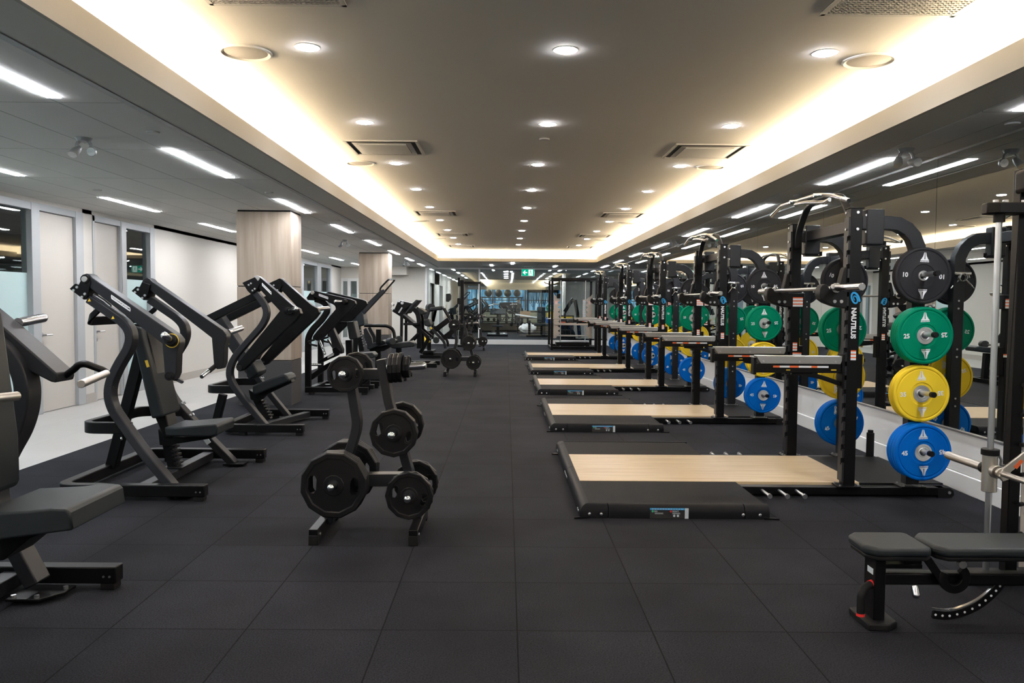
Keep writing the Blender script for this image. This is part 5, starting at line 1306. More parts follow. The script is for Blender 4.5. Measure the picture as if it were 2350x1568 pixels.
# ================================================================== smith machine and bench at the edge of the photo
t = empty('smith_machine', (2.9, 3.3, 0))
tag(t, 'black and nickel smith machine beside the first rack, cut off by the photo edge', 'smith machine')
SX = 2.505
for s, yg in ((1, 4.0), (-1, 2.62)):
    o = MB().rod((SX, yg, 0.04), (SX, yg, 1.93), 0.0155, 18).build('guide_rod', 'steel', t)
    MB().rod((SX, yg, 1.885), (SX, yg, 1.93), 0.027, 18).build('rod_bushing', 'black_plastic', o)
    b = MB().prism([(SX - 0.075, yg - 0.02), (SX - 0.03, yg - 0.055), (3.28, yg - 0.055), (3.28, yg + 0.055), (SX - 0.03, yg + 0.055), (SX - 0.075, yg + 0.03)], 'z', 1.925, 1.982).build('top_beam', 'black_metal', t, 0.006)
    for x in (SX - 0.02, SX + 0.03, SX + 0.12): MB().rod((x, yg, 1.982), (x, yg, 1.998), 0.014, 8).build('bolt', 'steel', b)
    MB().box(2.615, 2.675, yg + 0.04 * s - 0.03, yg + 0.04 * s + 0.03, 0.03, 2.16).build('upright', 'black_metal', t, 0.004)
    MB().box(2.600, 2.76, yg - 0.01 * s - 0.06, yg - 0.01 * s + 0.06, 2.03, 2.155).build('pulley_housing', 'black_plastic', t, 0.025, 4)
    MB().rod((2.575, yg, 0.74), (2.612, yg, 2.05), 0.0035, 8).build('cable', 'black_rubber', t)
    pl = MB().box(2.68, 2.80, yg + 0.005, yg + 0.012, 0.10, 1.16).build('notched_plate', 'beige_steel', t, 0.002)
    m = MB()
    for k in range(9):
        for x in (2.70, 2.78): m.rod((x, yg + 0.0, 0.16 + 0.115 * k), (x, yg + 0.005, 0.16 + 0.115 * k), 0.009, 10)
    m.build('bolt', 'steel', pl)
    m = MB()
    for k in range(6): m.rod((2.683, yg + 0.0, 0.28 + 0.155 * k), (2.655, yg - 0.012, 0.28 + 0.155 * k), 0.011, 10)
    m.build('catch_pin_bolt', 'black_plastic', pl)
    MB().box(SX - 0.08, 3.30, yg + 0.05 * s - 0.04, yg + 0.05 * s + 0.04, 0.0, 0.07).build('base_rail', 'black_metal', t, 0.004)
    MB().box(3.20, 3.28, yg + 0.05 * s - 0.04, yg + 0.05 * s + 0.04, 0.06, 2.0).build('rear_upright', 'black_metal', t, 0.004)
    # carriage
    c = MB().rod((SX, yg, 0.50), (SX, yg, 0.70), 0.036, 24).build('carriage', 'nickel', t, 0.003)
    MB().rod((SX, yg, 0.69), (SX, yg, 0.722), 0.043, 24).build('carriage_cap', 'black_plastic', c, 0.003)
    MB().pipe([(SX + 0.045, yg, 0.69), (SX + 0.06, yg, 0.665), (SX + 0.055, yg, 0.64), (SX + 0.075, yg, 0.635)], 0.008, 8).build('cable_hook', 'steel', c)
    MB().rod((SX, yg + s * 0.03, 0.615), (SX, yg + s * 0.055, 0.615), 0.030, 18).build('sleeve_stop', 'black_plastic', t)
    MB().rod((SX, yg + s * 0.05, 0.615), (SX, yg + s * 0.40, 0.615), 0.0225, 18, dome=True).build('bar_sleeve', 'nickel', t)
    MB().rod((SX, yg - s * 0.04, 0.615), (SX, yg - s * 0.07, 0.615), 0.034, 18).rod((SX, yg - s * 0.085, 0.615), (SX, yg - s * 0.10, 0.615), 0.028, 18).build('bar_collar', 'nickel', t, 0.003)
    MB().prism([(SX - 0.02, 0.60), (SX, 0.575), (SX + 0.03, 0.585), (SX + 0.04, 0.625), (SX + 0.13, 0.70), (SX + 0.135, 0.725), (SX + 0.10, 0.725), (SX + 0.0, 0.645)], 'y', yg - s * 0.105 - 0.006, yg - s * 0.105 + 0.006).build('catch_hook', 'nickel', t, 0.003)
    MB().prism([(SX + 0.05, 0.652), (SX + 0.068, 0.64), (SX + 0.10, 0.68), (SX + 0.085, 0.69)], 'y', yg - s * 0.105 - 0.0068, yg - s * 0.105 - 0.006).build('warning_sticker', 'orange_print', t, smooth=0)
MB().rod((SX, 2.66, 0.615), (SX, 3.96, 0.615), 0.0145, 16).build('bar_shaft', 'nickel', t)
MB().box(3.20, 3.28, 2.62, 4.0, 1.92, 2.0).box(3.20, 3.28, 2.62, 4.0, 0.0, 0.07).build('cross_brace', 'black_metal', t, 0.004)
settle(t, (2.9, 3.3, 0))

t = empty('weight_bench')
tag(t, 'black adjustable weight bench with split pad and chrome ladder arc under the smith machine bar', 'weight bench')
Y0, Y1, ZT_ = 3.40, 3.66, 0.385
def soft_pad(x0, x1, name, cut_l, cut_r):
    pts = [(x0 + cut_l, Y0), (x1 - cut_r, Y0), (x1, Y0 + 0.03), (x1, Y1 - 0.03), (x1 - cut_r, Y1), (x0 + cut_l, Y1), (x0, Y1 - 0.05), (x0, Y0 + 0.05)]
    o = MB().prism(pts, 'z', ZT_ - 0.042, ZT_).build(name, 'vinyl', t, 0.016, 4)
    q = [(x0 + cut_l + 0.012, Y0 + 0.012), (x1 - cut_r - 0.01, Y0 + 0.012), (x1 - 0.012, Y0 + 0.04), (x1 - 0.012, Y1 - 0.04), (x1 - cut_r, Y1 - 0.012), (x0 + cut_l + 0.012, Y1 - 0.012), (x0 + 0.012, Y1 - 0.055), (x0 + 0.012, Y0 + 0.055)]
    MB().prism(q, 'z', ZT_ - 0.062, ZT_ - 0.041).build('pad_base', 'black_plastic', o, 0.006, 2)
    return o
soft_pad(1.605, 1.900, 'seat', 0.045, 0.015); soft_pad(1.918, 2.80, 'back_pad', 0.04, 0.04)
p = MB().box(1.674, 1.725, 3.475, 3.58, 0.03, 0.325).build('front_post', 'black_metal', t, 0.004)
MB().prism([(1.63, 3.43), (1.72, 3.42), (1.775, 3.46), (1.775, 3.60), (1.72, 3.64), (1.63, 3.63)], 'z', 0.0, 0.032).build('foot', 'black_rubber', p, 0.006)
MB().box(1.6725, 1.674, 3.49, 3.545, 0.235, 0.262).build('sticker', 'light_print', p, smooth=0)
MB().pipe(fillet([(1.675, 3.50, 0.19), (1.625, 3.47, 0.185), (1.605, 3.455, 0.155), (1.605, 3.455, 0.065)], 0.03, 4), 0.0175, 14).build('handle', 'black_rubber', t)
for z, q in ((0.19, ((1.680, 3.505, 0.19), (1.660, 3.492, 0.19))), (0.07, ((1.605, 3.455, 0.072), (1.605, 3.455, 0.060)))):
    MB().rod(q[0], q[1], 0.0185, 14).build('red_ring', 'red_print', t)
MB().box(1.725, 2.72, 3.50, 3.56, 0.185, 0.238).build('main_beam', 'black_metal', t, 0.006)
MB().box(1.73, 1.90, 3.495, 3.565, 0.262, 0.282).box(1.82, 1.90, 3.50, 3.56, 0.28, 0.325).build('seat_slide', 'black_metal', t, 0.003)
m = MB()
ang = [PI * (0.85 + 1.45 * k / 22) for k in range(23)]
m.sweep([(2.03 + 0.052 * math.cos(a), 3.47, 0.232 + 0.052 * math.sin(a)) for a in ang], 0.02, 0.038, (0, 1, 0))
m.build('hinge_bracket', 'black_metal', t, 0.002)
mh = MB().sweep([(1.905, 3.47, 0.318), (1.99, 3.47, 0.20)], 0.018, 0.035, (0, 1, 0)).build('hinge_arm', 'black_metal', t, 0.003)
MB().rod((2.052, 3.462, 0.300), (2.052, 3.440, 0.300), 0.018, 14).build('pivot_bolt', 'steel', t)
MB().rod((1.852, 3.47, 0.19), (1.848, 3.44, 0.145), 0.017, 14, dome=True).build('adjust_knob', 'chrome', t)
pts = [Vector((p_[0], 3.53, p_[2])) for p_ in [(1.972, 3.500, 0.041), (2.036, 3.500, 0.033), (2.105, 3.500, 0.048), (2.174, 3.500, 0.080), (2.228, 3.500, 0.123), (2.271, 3.500, 0.170), (2.285, 3.500, 0.204)]]
arc = MB().sweep(fillet(pts, 0.05, 4), 0.018, 0.042, (0, 1, 0)).build('ladder_arc', 'black_metal', t, 0.003)
MB().pipe([q + Vector((-0.004, 0, 0.022)) for q in fillet(pts, 0.05, 4)], 0.008, 10).build('chrome_edge', 'chrome', arc)
m = MB()
for k in range(len(pts) - 1):
    for f in ((0.15, 0.65) if k < 6 else (0.2,)):
        c = pts[k].lerp(pts[k + 1], f); m.rod((c.x, 3.5215, c.z), (c.x, 3.520, c.z), 0.0055, 10)
m.build('pin_hole_dot', 'white_print', arc)
r = MB().box(2.60, 2.66, 3.50, 3.56, 0.03, 0.2).build('rear_post', 'black_metal', t, 0.004)
MB().box(2.58, 2.68, 3.36, 3.70, 0.0, 0.035).build('rear_foot', 'black_rubber', r, 0.004)
MB().sweep([(2.03, 3.53, 0.325), (2.70, 3.53, 0.325)], 0.05, 0.03, (0, 1, 0)).build('pad_rail', 'black_metal', t, 0.002)
settle(t, (2.1, 3.53, 0))

# ================================================================== far rack with beige plates, before the glass
t = empty('far_smith_rack'); Yn, Yf = 24.6, 26.2
tag(t, 'tall black frame with beige notched plates in front of the glass, past the fifth rack', 'smith machine')
for y in (Yn, Yf):
    for x0, x1 in ((1.40, 1.47), (2.78, 2.86)):
        MB().box(x0, x1, y - 0.05, y + 0.05, 0.0, 2.28).build('upright', 'black_metal', t, 0.005)
    MB().box(1.47, 2.78, y - 0.035, y + 0.035, 2.20, 2.27).build('top_beam', 'black_metal', t, 0.004)
    MB().box(1.47, 2.78, y - 0.04, y + 0.04, 0.03, 0.12).build('base_rail', 'black_metal', t, 0.004)
for x0, x1 in ((1.40, 1.47), (2.78, 2.86)):
    MB().box(x0, x1, Yn, Yf, 2.20, 2.27).build('side_beam', 'black_metal', t, 0.004); MB().box(x0, x1, Yn, Yf, 0.03, 0.10).build('side_rail', 'black_metal', t, 0.004)
yp = 25.0
for sgn, x0 in ((1, 1.51), (-1, 2.74)):
    pts = [(0, 0.36), (0, 1.78), (0.06, 1.70), (0.13, 1.66)]
    z = 1.60
    while z > 0.55: pts += [(0.20, z), (0.20, z - 0.05), (0.14, z - 0.10), (0.17, z - 0.13)]; z -= 0.15
    pts += [(0.17, 0.50), (0.08, 0.36)]
    P_ = [(x0 + sgn * a, b) for a, b in pts]
    pl = MB().prism(P_, 'y', yp - 0.01, yp + 0.01).build('notched_plate', 'beige_steel', t, smooth=0)
    mo, mw = MB(), MB(); warning_label(mo, mw, min(x0 + sgn * 0.04, x0 + sgn * 0.12), max(x0 + sgn * 0.04, x0 + sgn * 0.12), yp - 0.012, 1.45, 1.55)
    mo.build('warning_sticker', 'orange_print', pl, smooth=0); mw.build('warning_text', 'white_print', pl, smooth=0)
    MB().rod((x0 + sgn * 0.22, yp, 0.1), (x0 + sgn * 0.22, yp, 2.2), 0.016, 12).build('guide_rod', 'steel', t)
sc = MB().box(2.43, 2.53, yp - 0.027, yp - 0.02, 1.03, 1.6).build('number_scale', 'beige_steel', t, smooth=0)
for k in range(7):
    z = 1.05 + k * 0.075
    m = MB().box(2.44, 2.52, yp - 0.03, yp - 0.028, z, z + 0.06).build('number_tile', 'light_print', sc, smooth=0)
    v, f = text_mesh(str(7 - k), 0.055, frame((2.48, yp - 0.0315, z + 0.03), (1, 0, 0), (0, 0, 1))); MB().add(v, f).build('numeral', 'blue_print', sc, smooth=0)
MB().box(1.55, 2.70, yp - 0.06, yp - 0.03, 0.78, 0.85).build('safety_rail', 'beige_steel', t, 0.004)
MB().box(1.60, 2.58, yp - 0.06, yp - 0.03, 0.42, 0.47).build('lower_rail', 'brushed_steel', t, 0.004)
MB().rod((1.30, yp, 0.98), (2.95, yp, 0.98), 0.016, 12).build('bar', 'steel', t)
MB().box(1.60, 1.72, yp - 0.09, yp - 0.03, 1.63, 1.78).build('pulley', 'black_plastic', t, 0.02, 3)
MB().sweep([(1.40, Yn, 2.05), (1.22, Yn, 2.10), (1.18, Yn, 2.14)], 0.03, 0.03, (0, 1, 0)).build('pull_up_handle', 'black_metal', t)
MB().box(1.6, 2.65, 24.95, 25.5, 0.12, 0.24).build('bench_frame', 'black_metal', t, 0.01)
settle(t, (2.13, 25.4, 0))

# tall cable tower before the glass on the machine side
t = empty('cable_tower')
tag(t, 'tall black cable tower standing behind the farthest plate tree before the glass', 'cable machine')
MB().box(-1.53, -1.42, 26.2, 26.4, 0.0, 2.22).build('upright', 'black_metal', t, 0.005)
MB().box(-1.62, -1.54, 26.1, 26.5, 2.02, 2.30).build('pulley_head', 'black_plastic', t, 0.02, 3)
MB().box(-1.42, -0.86, 26.25, 26.35, 2.10, 2.17).build('top_beam', 'black_metal', t, 0.004)
MB().box(-0.90, -0.86, 26.27, 26.33, 0.0, 2.12).build('second_upright', 'charcoal_metal', t, 0.004)
MB().box(-1.60, -1.35, 25.9, 26.7, 0.0, 0.07).build('base', 'black_metal', t, 0.004)
MB().box(-0.93, -0.83, 26.2, 26.4, 0.0, 0.03).build('base', 'black_metal', t, 0.004)
MB().rod((-1.60, 26.3, 0.1), (-1.60, 26.3, 2.1), 0.014, 10).build('guide_rod', 'steel', t)
MB().box(-1.64, -1.54, 26.2, 26.4, 1.42, 1.62).build('carriage', 'black_plastic', t, 0.02, 3)
settle(t, (-1.2, 26.3, 0))

# ================================================================== the gym beyond the glass
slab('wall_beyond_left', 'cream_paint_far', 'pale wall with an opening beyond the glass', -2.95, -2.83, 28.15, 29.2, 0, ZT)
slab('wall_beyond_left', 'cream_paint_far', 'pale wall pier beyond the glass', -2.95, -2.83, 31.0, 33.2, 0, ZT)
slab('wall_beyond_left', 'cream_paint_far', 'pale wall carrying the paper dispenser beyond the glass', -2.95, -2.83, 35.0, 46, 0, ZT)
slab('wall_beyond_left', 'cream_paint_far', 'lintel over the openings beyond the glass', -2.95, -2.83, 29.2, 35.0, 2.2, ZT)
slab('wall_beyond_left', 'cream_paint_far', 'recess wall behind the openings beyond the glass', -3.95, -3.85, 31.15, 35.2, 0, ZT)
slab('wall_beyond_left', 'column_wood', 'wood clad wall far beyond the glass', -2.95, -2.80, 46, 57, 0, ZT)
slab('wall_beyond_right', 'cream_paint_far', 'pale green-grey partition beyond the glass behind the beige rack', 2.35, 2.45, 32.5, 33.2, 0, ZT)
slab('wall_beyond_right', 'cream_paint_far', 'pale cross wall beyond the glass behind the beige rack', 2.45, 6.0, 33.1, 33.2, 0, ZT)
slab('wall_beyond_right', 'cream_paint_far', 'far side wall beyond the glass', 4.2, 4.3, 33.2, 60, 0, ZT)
slab('ceiling_beyond', 'ceiling_tile_far', 'grey tile ceiling beyond the glass', -4.0, 6.0, 27.85, 41.0, ZT, ZT + 0.06)
slab('ceiling_beyond', 'coffer_paint', 'raised warm lit ceiling far beyond the glass', -4.0, 6.0, 41.0, 60.5, 3.05, 3.1)
slab('ceiling_beyond', 'lip_paint', 'lip of the raised ceiling beyond the glass', -4.0, 6.0, 40.95, 41.0, ZT - 0.02, 3.05)
slab('ceiling_beyond', 'ceiling_tile_far', 'side ceiling strip far beyond the glass', -4.0, -1.5, 41.0, 60.5, ZT, ZT + 0.05)
slab('ceiling_beyond', 'ceiling_tile_far', 'second side ceiling strip far beyond the glass', 3.0, 6.0, 41.0, 60.5, ZT, ZT + 0.05)
for x0, x1, y0, y1, lab in ((-1.75, -1.55, 41.2, 60, 'warm cove light far beyond the glass, machine side'), (3.05, 3.25, 41.2, 60, 'warm cove light far beyond the glass, rack side')):
    tag(MB().box(x0, x1, y0, y1, ZT + 0.06, ZT + 0.075).build('cove_light', 'cove_light', smooth=0), lab, 'light')
slab('wall_beyond_end', 'pale_green_paint', 'low wall under the far windows', -4.0, 6.0, 60.0, 60.1, 0, 0.95)
slab('wall_beyond_end', 'white_paint', 'band over the far windows', -4.0, 6.0, 60.0, 60.1, 2.5, 3.1)
w = empty('window_7', (1.0, 60.05, 0)); struct(w, 'long band of daylit blue windows at the far end beyond the glass')
MB().box(-5, 5, 0.0, 0.02, 0.95, 2.5).build('pane', 'far_window_glow', w, smooth=0)
m = MB()
for k in range(8): m.box(-4.6 + k * 1.25, -4.5 + k * 1.25, -0.06, -0.005, 0.95, 2.5)
m.box(-5, 5, -0.06, -0.005, 1.68, 1.74)
m.build('window_frame', 'charcoal_laminate', w, smooth=0)
for k in range(4): strip(-0.02, 31.0 + 2.6 * k, '%s linear light beyond the glass, middle row' % ORD[k], L=0.9, w=0.17)
for k in range(4): strip(-2.0, 29.5 + 3.1 * k, '%s linear light beyond the glass, row by the pale wall' % ORD[k], L=1.2, w=0.085)
for k in range(4): strip(2.0, 29.5 + 3.1 * k, '%s linear light beyond the glass, row by the racks' % ORD[k], L=1.2, w=0.085)
# paper dispenser and bin shelf
t = MB().prism([(-0.0, 1.52), (0.0, 1.88), (0.18, 1.90), (0.24, 1.82), (0.23, 1.62), (0.12, 1.50)], 'y', -0.16, 0.16).build('paper_dispenser', 'black_plastic', None, 0.02, 3)
t.location = (-2.83, 36.9, 0); tag(t, 'black paper towel dispenser on the pale wall beyond the glass', 'dispenser')
t = MB().box(0, 0.3, -0.25, 0.25, 0.78, 0.82).box(0.0, 0.02, -0.2, 0.2, 0.82, 1.38).build('spray_shelf', 'platform_wood', None, 0.004)
t.location = (-2.83, 36.9, 0); tag(t, 'small wooden shelf board below the paper towel dispenser', 'shelf')
# preacher bench
t = empty('preacher_bench'); 
tag(t, 'black preacher curl bench with wide pad seen through the glass', 'exercise bench')
y = 34.8
MB().prism([(y - 0.12, 1.00), (y + 0.10, 1.24), (y + 0.16, 1.18), (y - 0.04, 0.94)], 'x', -0.72, -0.02).build('arm_pad', 'vinyl', t, 0.03, 3)
MB().box(-0.42, -0.30, y - 0.06, y + 0.06, 0.06, 1.0).build('post', 'black_metal', t, 0.005)
MB().box(-0.62, -0.14, y - 0.28, y + 0.0, 0.42, 0.50).build('seat', 'vinyl', t, 0.02, 3)
MB().box(-0.85, 0.08, y - 0.35, y - 0.25, 0.0, 0.09).build('base_rail', 'black_metal', t, 0.01)
MB().box(-0.40, -0.32, y - 0.3, y + 0.5, 0.0, 0.09).build('spine_rail', 'black_metal', t, 0.01)
for a, b in ((-0.80, -0.46), (-0.26, 0.05)): MB().box(a, b, y - 0.42, y - 0.36, 0.09, 0.16).build('foot_plate', 'steel', t, 0.01)
settle(t, (-0.37, y, 0))
# tall seated machine
t = empty('leg_extension_machine'); y = 34.6
tag(t, 'black seated machine with upright back pad seen through the glass beside the beige rack', 'exercise machine')
MB().box(1.36, 1.72, y - 0.1, y + 0.05, 0.62, 1.32).build('back_pad', 'vinyl', t, 0.04, 3)
MB().box(1.22, 1.90, y - 0.45, y + 0.02, 0.48, 0.60).build('seat', 'vinyl', t, 0.04, 3)
MB().box(0.97, 1.08, y - 0.05, y + 0.05, 0.06, 0.72).build('post', 'black_metal', t, 0.005)
MB().box(1.50, 1.60, y - 0.05, y + 0.05, 0.06, 0.5).build('post', 'black_metal', t, 0.005)
MB().box(0.88, 2.1, y - 0.12, y - 0.02, 0.0, 0.09).build('base_rail', 'black_metal', t, 0.01)
MB().sweep([(0.40, y, 0.98), (1.36, y, 0.85)], 0.06, 0.06, (0, 1, 0)).build('lever_arm', 'white_frame', t, 0.004)
settle(t, (1.4, y, 0))
# dumbbell rack with two tiers
t = empty('dumbbell_rack'); y = 44.0
tag(t, 'two tier black dumbbell rack seen far through the glass', 'dumbbell rack')
for z in (0.42, 0.98): MB().box(-1.6, 0.95, y - 0.2, y + 0.25, z, z + 0.05).build('tier', 'black_metal', t, 0.004)
for x in (-1.6, 0.85): MB().box(x, x + 0.1, y - 0.1, y + 0.3, 0.0, 1.2).build('upright', 'black_metal', t, 0.004)
settle(t, (-0.3, y, 0))
def dumbbell(parent=None):
    m = MB()
    for s in (-1, 1): m.lathe([(0, s * 0.07), (0.075, s * 0.07), (0.095, s * 0.09), (0.095, s * 0.17), (0.075, s * 0.19), (0, s * 0.19)], 6)
    o = m.build('hex_dumbbell', 'black_rubber', None, smooth=20)
    MB().rod((0, -0.07, 0), (0, 0.07, 0), 0.017, 10).build('handle', 'chrome', o)
    return o
db = dumbbell()
for ti, (z, n0) in enumerate(((0.555, 7), (1.115, 7))):
    for k in range(n0):
        o = inst(db); o.location = (-1.35 + 0.34 * k, y + 0.0, z)
        tag(o, 'black hex dumbbell, %s along the %s tier of the far dumbbell rack' % (ORD[k], ('lower', 'upper')[ti]), 'dumbbell', 'hex dumbbells on the far rack')
# ball rack with four big balls
t = empty('ball_rack'); y = 50.0
tag(t, 'high dark shelf frame holding the exercise balls before the blue windows', 'rack')
MB().box(-1.75, 1.05, y - 0.25, y + 0.25, 1.80, 1.87).build('shelf', 'charcoal_metal', t, 0.004)
for x in (-1.7, 0.95):
    for dy in (-0.2, 0.2): MB().box(x - 0.03, x + 0.03, y + dy - 0.03, y + dy + 0.03, 0.0, 1.85).build('post', 'charcoal_metal', t, 0.004)
MB().box(-1.75, 1.05, y - 0.25, y + 0.25, 0.55, 0.60).build('shelf', 'charcoal_metal', t, 0.004)
settle(t, (-0.35, y, 0))
for k, x in enumerate((-1.15, -0.50, 0.08, 0.68)):
    b = MB().ball((0, 0, 0), 0.235, 24, 14).build('exercise_ball', 'ball_vinyl'); b.location = (x, y, 2.105)
    tag(b, 'dark shiny exercise ball, %s on the high shelf beyond the glass' % (['first from the pale wall', 'second', 'third', 'fourth'][k]), 'exercise ball', 'exercise balls on the high shelf')
# functional rig with hanging straps
t = empty('training_rig'); y = 42.0
tag(t, 'black training rig hung with straps seen through the glass near the beige rack', 'rack')
for x in (1.15, 2.75): MB().box(x - 0.05, x + 0.05, y - 0.05, y + 0.05, 0, 2.2).build('post', 'black_metal', t, 0.004)
MB().box(1.1, 2.8, y - 0.05, y + 0.05, 2.05, 2.2).build('top_beam', 'black_metal', t, 0.004)
for k in range(12):
    x = 1.28 + 0.125 * k; l = 0.5 + 0.3 * random.random()
    MB().pipe([(x - 0.03, y - 0.06, 2.08), (x - 0.045, y - 0.07, 2.05 - l), (x, y - 0.075, 1.98 - l), (x + 0.045, y - 0.07, 2.05 - l), (x + 0.03, y - 0.06, 2.08)], 0.016, 8).build('strap', 'black_rubber', t)
MB().box(1.1, 2.8, y - 0.25, y + 0.2, 1.0, 1.06).build('shelf', 'black_metal', t, 0.004)
settle(t, (1.95, y, 0))
for c, z, x in (('green', 1.24, 2.28), ('yellow', 0.80, 2.32), ('blue', 0.62, 2.22)):
    o = copy_tree(PROTO[c]); o.location = (x if c != 'blue' else 2.26, 40.8 if c != 'blue' else 41.2, z if c != 'yellow' else 0.86); o.rotation_euler = (0, 0.3, 0)
    tag(o, '%s bumper plate hanging on the peg board seen through the far glass' % c, 'weight plate')
t = empty('peg_board'); tag(t, 'black plate holder post carrying three coloured plates beyond the glass', 'plate holder')
MB().box(2.24, 2.34, 41.28, 41.38, 0, 1.45).build('post', 'black_metal', t, 0.004)
for z, x in ((1.255, 2.28), (0.875, 2.32), (0.635, 2.26)): MB().rod((x, 41.3, z), (x, 40.72, z), 0.018, 10).build('peg', 'steel', t)
MB().box(2.05, 2.5, 41.1, 41.55, 0.0, 0.06).build('base', 'black_metal', t, 0.004)
settle(t, (2.29, 41.33, 0))
# white sack, carton
t = MB().ball((0, 0, 0.24), 1.0, 40, 26, sc=(0.42, 0.25, 0.24)).build('laundry_sack', 'white_sack'); t.location = (1.05, 38.2, 0)
d = t.modifiers.new('crumple', 'DISPLACE'); tx = bpy.data.textures.new('crumple', 'CLOUDS'); tx.noise_scale = 0.12; d.texture = tx; d.strength = 0.16
tag(t, 'crumpled white plastic sack on the floor beyond the glass', 'sack')
t = empty('low_shelf'); tag(t, 'low dark shelf carrying a carton behind the white sack', 'shelf')
MB().box(0.55, 1.75, 39.0, 39.5, 0.72, 0.77).build('board', 'black_metal', t, 0.004)
for x in (0.58, 1.70): MB().box(x - 0.03, x + 0.03, 39.05, 39.45, 0, 0.72).build('leg', 'black_metal', t, 0.004)
settle(t, (1.15, 39.25, 0))
t = MB().box(-0.26, 0.26, -0.18, 0.18, 0, 0.30).build('carton', 'cardboard', None, 0.006); t.location = (0.95, 39.25, 0.77)
tag(t, 'brown cardboard carton on the low shelf beyond the glass', 'box')
# press machine with banners behind the beige rack
t = empty('far_press_machine'); y = 30.2
tag(t, 'black press machine behind the beige notched plates, seen through the glass', 'exercise machine')
MB().sweep(fillet(at_y([(2.250, 30.200, 1.151), (2.497, 30.200, 1.572), (2.580, 30.200, 1.639)], y), 0.05, 3), 0.10, 0.14, (0, 1, 0)).build('press_arm', 'black_metal', t, 0.01)
MB().sweep(fillet(at_y([(2.614, 30.200, 1.623), (2.481, 30.200, 1.471), (2.284, 30.200, 1.185), (2.236, 30.200, 0.966), (2.322, 30.200, 0.749), (2.612, 30.200, 0.415), (2.649, 30.200, 0.113)], y), 0.2, 4), 0.09, 0.07, (0, 1, 0)).build('side_frame', 'black_metal', t, 0.006)
MB().sweep(at_y([(2.664, 30.200, 1.623), (2.772, 30.200, 1.055), (2.867, 30.200, 0.165)], y + 0.3), 0.12, 0.13, (0, 1, 0)).build('back_column', 'black_metal', t, 0.01)
MB().prism([(2.404, 0.900), (2.824, 0.921), (3.077, 0.805), (2.994, 0.738), (2.373, 0.732)], 'y', y + 0.1, y + 0.5).build('seat', 'vinyl', t, 0.03, 3)
MB().box(2.1, 2.95, y - 0.05, y + 0.05, 0.0, 0.09).box(2.1, 2.95, y + 0.6, y + 0.7, 0.0, 0.09).box(2.85, 2.95, y, y + 0.65, 0, 0.09).build('base_rail', 'black_metal', t, 0.006)
MB().prism([(2.206, 0.664), (2.328, 0.245), (2.396, 0.212), (2.289, 0.715)], 'y', y, y + 0.09).build('front_leg', 'black_metal', t, 0.006)
settle(t, (2.5, y + 0.3, 0))
t = MB().box(-0.30, 0.28, -0.03, 0.03, 0.0, 1.0).build('exercise_board', 'black_plastic', None, 0.006); t.location = (2.42, 31.3, 0.0)
MB().box(-0.25, 0.23, -0.035, -0.031, 0.86, 0.95).build('yellow_band', 'yellow_print', t, smooth=0); MB().box(-0.25, 0.23, -0.035, -0.031, 0.66, 0.75).build('orange_band', 'orange_print', t, smooth=0)
tag(t, 'black floor stand board with yellow and orange bands behind the press machine', 'sign board')

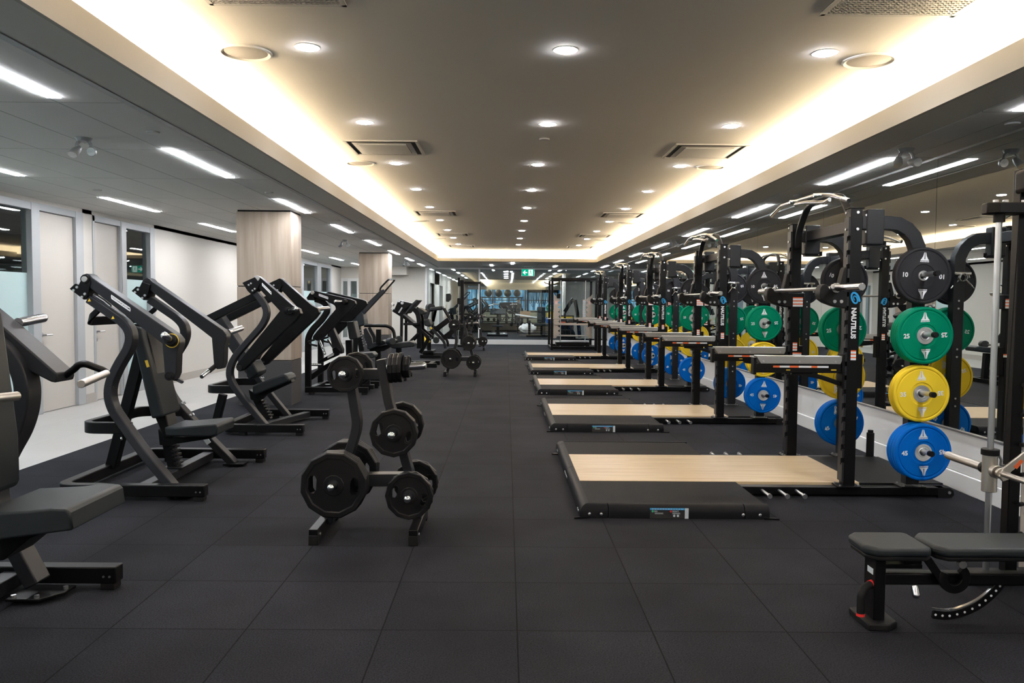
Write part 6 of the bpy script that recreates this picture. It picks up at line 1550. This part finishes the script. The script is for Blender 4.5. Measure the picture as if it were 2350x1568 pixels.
# person far away beyond the glass
def person(loc, rz):
    root = empty('person')
    bm = bmesh.new(); sk = {}
    J = {'pelvis': (0, 0, 0.95, .15), 'waist': (0, 0, 1.08, .14), 'chest': (0, 0.01, 1.30, .165), 'neck0': (0, 0.0, 1.46, .075), 'neck': (0, -0.01, 1.52, .055), 'head0': (0, -0.015, 1.60, .085), 'head1': (0, -0.01, 1.70, .085),
         'shl': (0.19, 0, 1.42, .065), 'ell': (0.25, 0.03, 1.15, .045), 'wrl': (0.20, -0.16, 1.02, .033), 'hal': (0.16, -0.24, 1.01, .035),
         'shr': (-0.19, 0, 1.42, .065), 'elr': (-0.25, 0.03, 1.15, .045), 'wrr': (-0.20, -0.16, 1.02, .033), 'har': (-0.16, -0.24, 1.01, .035),
         'hipl': (0.09, 0, 0.88, .10), 'knl': (0.10, -0.01, 0.50, .06), 'anl': (0.10, 0.02, 0.09, .042), 'tol': (0.11, -0.14, 0.035, .035),
         'hipr': (-0.09, 0, 0.88, .10), 'knr': (-0.10, -0.01, 0.50, .06), 'anr': (-0.10, 0.02, 0.09, .042), 'tor': (-0.11, -0.14, 0.035, .035)}
    names = list(J); vs = [J[n][:3] for n in names]
    E = [('pelvis', 'waist'), ('waist', 'chest'), ('chest', 'neck0'), ('neck0', 'neck'), ('neck', 'head0'), ('head0', 'head1')]
    for s in 'lr': E += [('chest', 'sh' + s), ('sh' + s, 'el' + s), ('el' + s, 'wr' + s), ('wr' + s, 'ha' + s), ('pelvis', 'hip' + s), ('hip' + s, 'kn' + s), ('kn' + s, 'an' + s), ('an' + s, 'to' + s)]
    me = bpy.data.meshes.new('body'); me.from_pydata(vs, [(names.index(a), names.index(b)) for a, b in E], [])
    o = bpy.data.objects.new('body', me); COL.objects.link(o); o.parent = root
    sm = o.modifiers.new('skin', 'SKIN'); 
    for i, n in enumerate(names):
        me.skin_vertices[0].data[i].radius = (J[n][3], J[n][3] * (0.72 if n in ('pelvis', 'waist', 'chest') else 1)); me.skin_vertices[0].data[i].use_root = n == 'pelvis'
    o.modifiers.new('sub', 'SUBSURF').levels = 2; o.modifiers['sub'].render_levels = 2
    dg = bpy.context.evaluated_depsgraph_get(); m2 = bpy.data.meshes.new_from_object(o.evaluated_get(dg)); o.modifiers.clear(); o.data = m2
    m2.materials.clear()
    for k in ('skin', 'dark_cloth', 'navy_cloth', 'black_rubber'): m2.materials.append(MATS[k])
    for p in m2.polygons:
        c = p.center; p.use_smooth = True
        p.material_index = 3 if c.z < 0.10 else (2 if c.z < 0.98 and abs(c.y) < 0.13 else (1 if c.z < 1.49 and c.y > -0.15 else 0))
    MB().ball((0, 0.005, 1.705), 0.098, 16, 10, sc=(0.92, 1.05, 0.8)).build('hair', 'hair', root)
    n = MB().ball((0, -0.105, 1.655), 0.016, 8, 6).ball((0.032, -0.088, 1.68), 0.010, 8, 6).ball((-0.032, -0.088, 1.68), 0.010, 8, 6)
    n.build('face_detail', 'skin', root)  # small balls for nose and eyes, plain skin colour
    root.location = loc; root.rotation_euler = (0, 0, rz)
    return root
P_ = person((0.72, 47.5, 0), 0.5); tag(P_, 'person in dark top standing far beyond the glass by the windows', 'person')
# more machines beyond the glass, copies of the ones in the room
def beyond(name, x, y, rz, lab):
    src = bpy.data.objects[name]; o = copy_tree(src); o.location = (x, y, 0); o.rotation_euler = (0, 0, rz)
    tag(o, lab, 'exercise machine')
beyond('high_row_machine', -1.75, 31.6, 0.2, 'black row machine beyond the glass, behind the cable tower')
beyond('hack_squat_machine', -1.9, 35.6, 0.0, 'low black machine beyond the glass, in front of the paper dispenser')
beyond('shoulder_press', -1.3, 39.4, 0.4, 'black elbowed press far beyond the glass, near the dumbbell rack')
beyond('leg_press', 0.1, 40.4, 0.9, 'black slanted leg press far beyond the glass, before the blue windows')
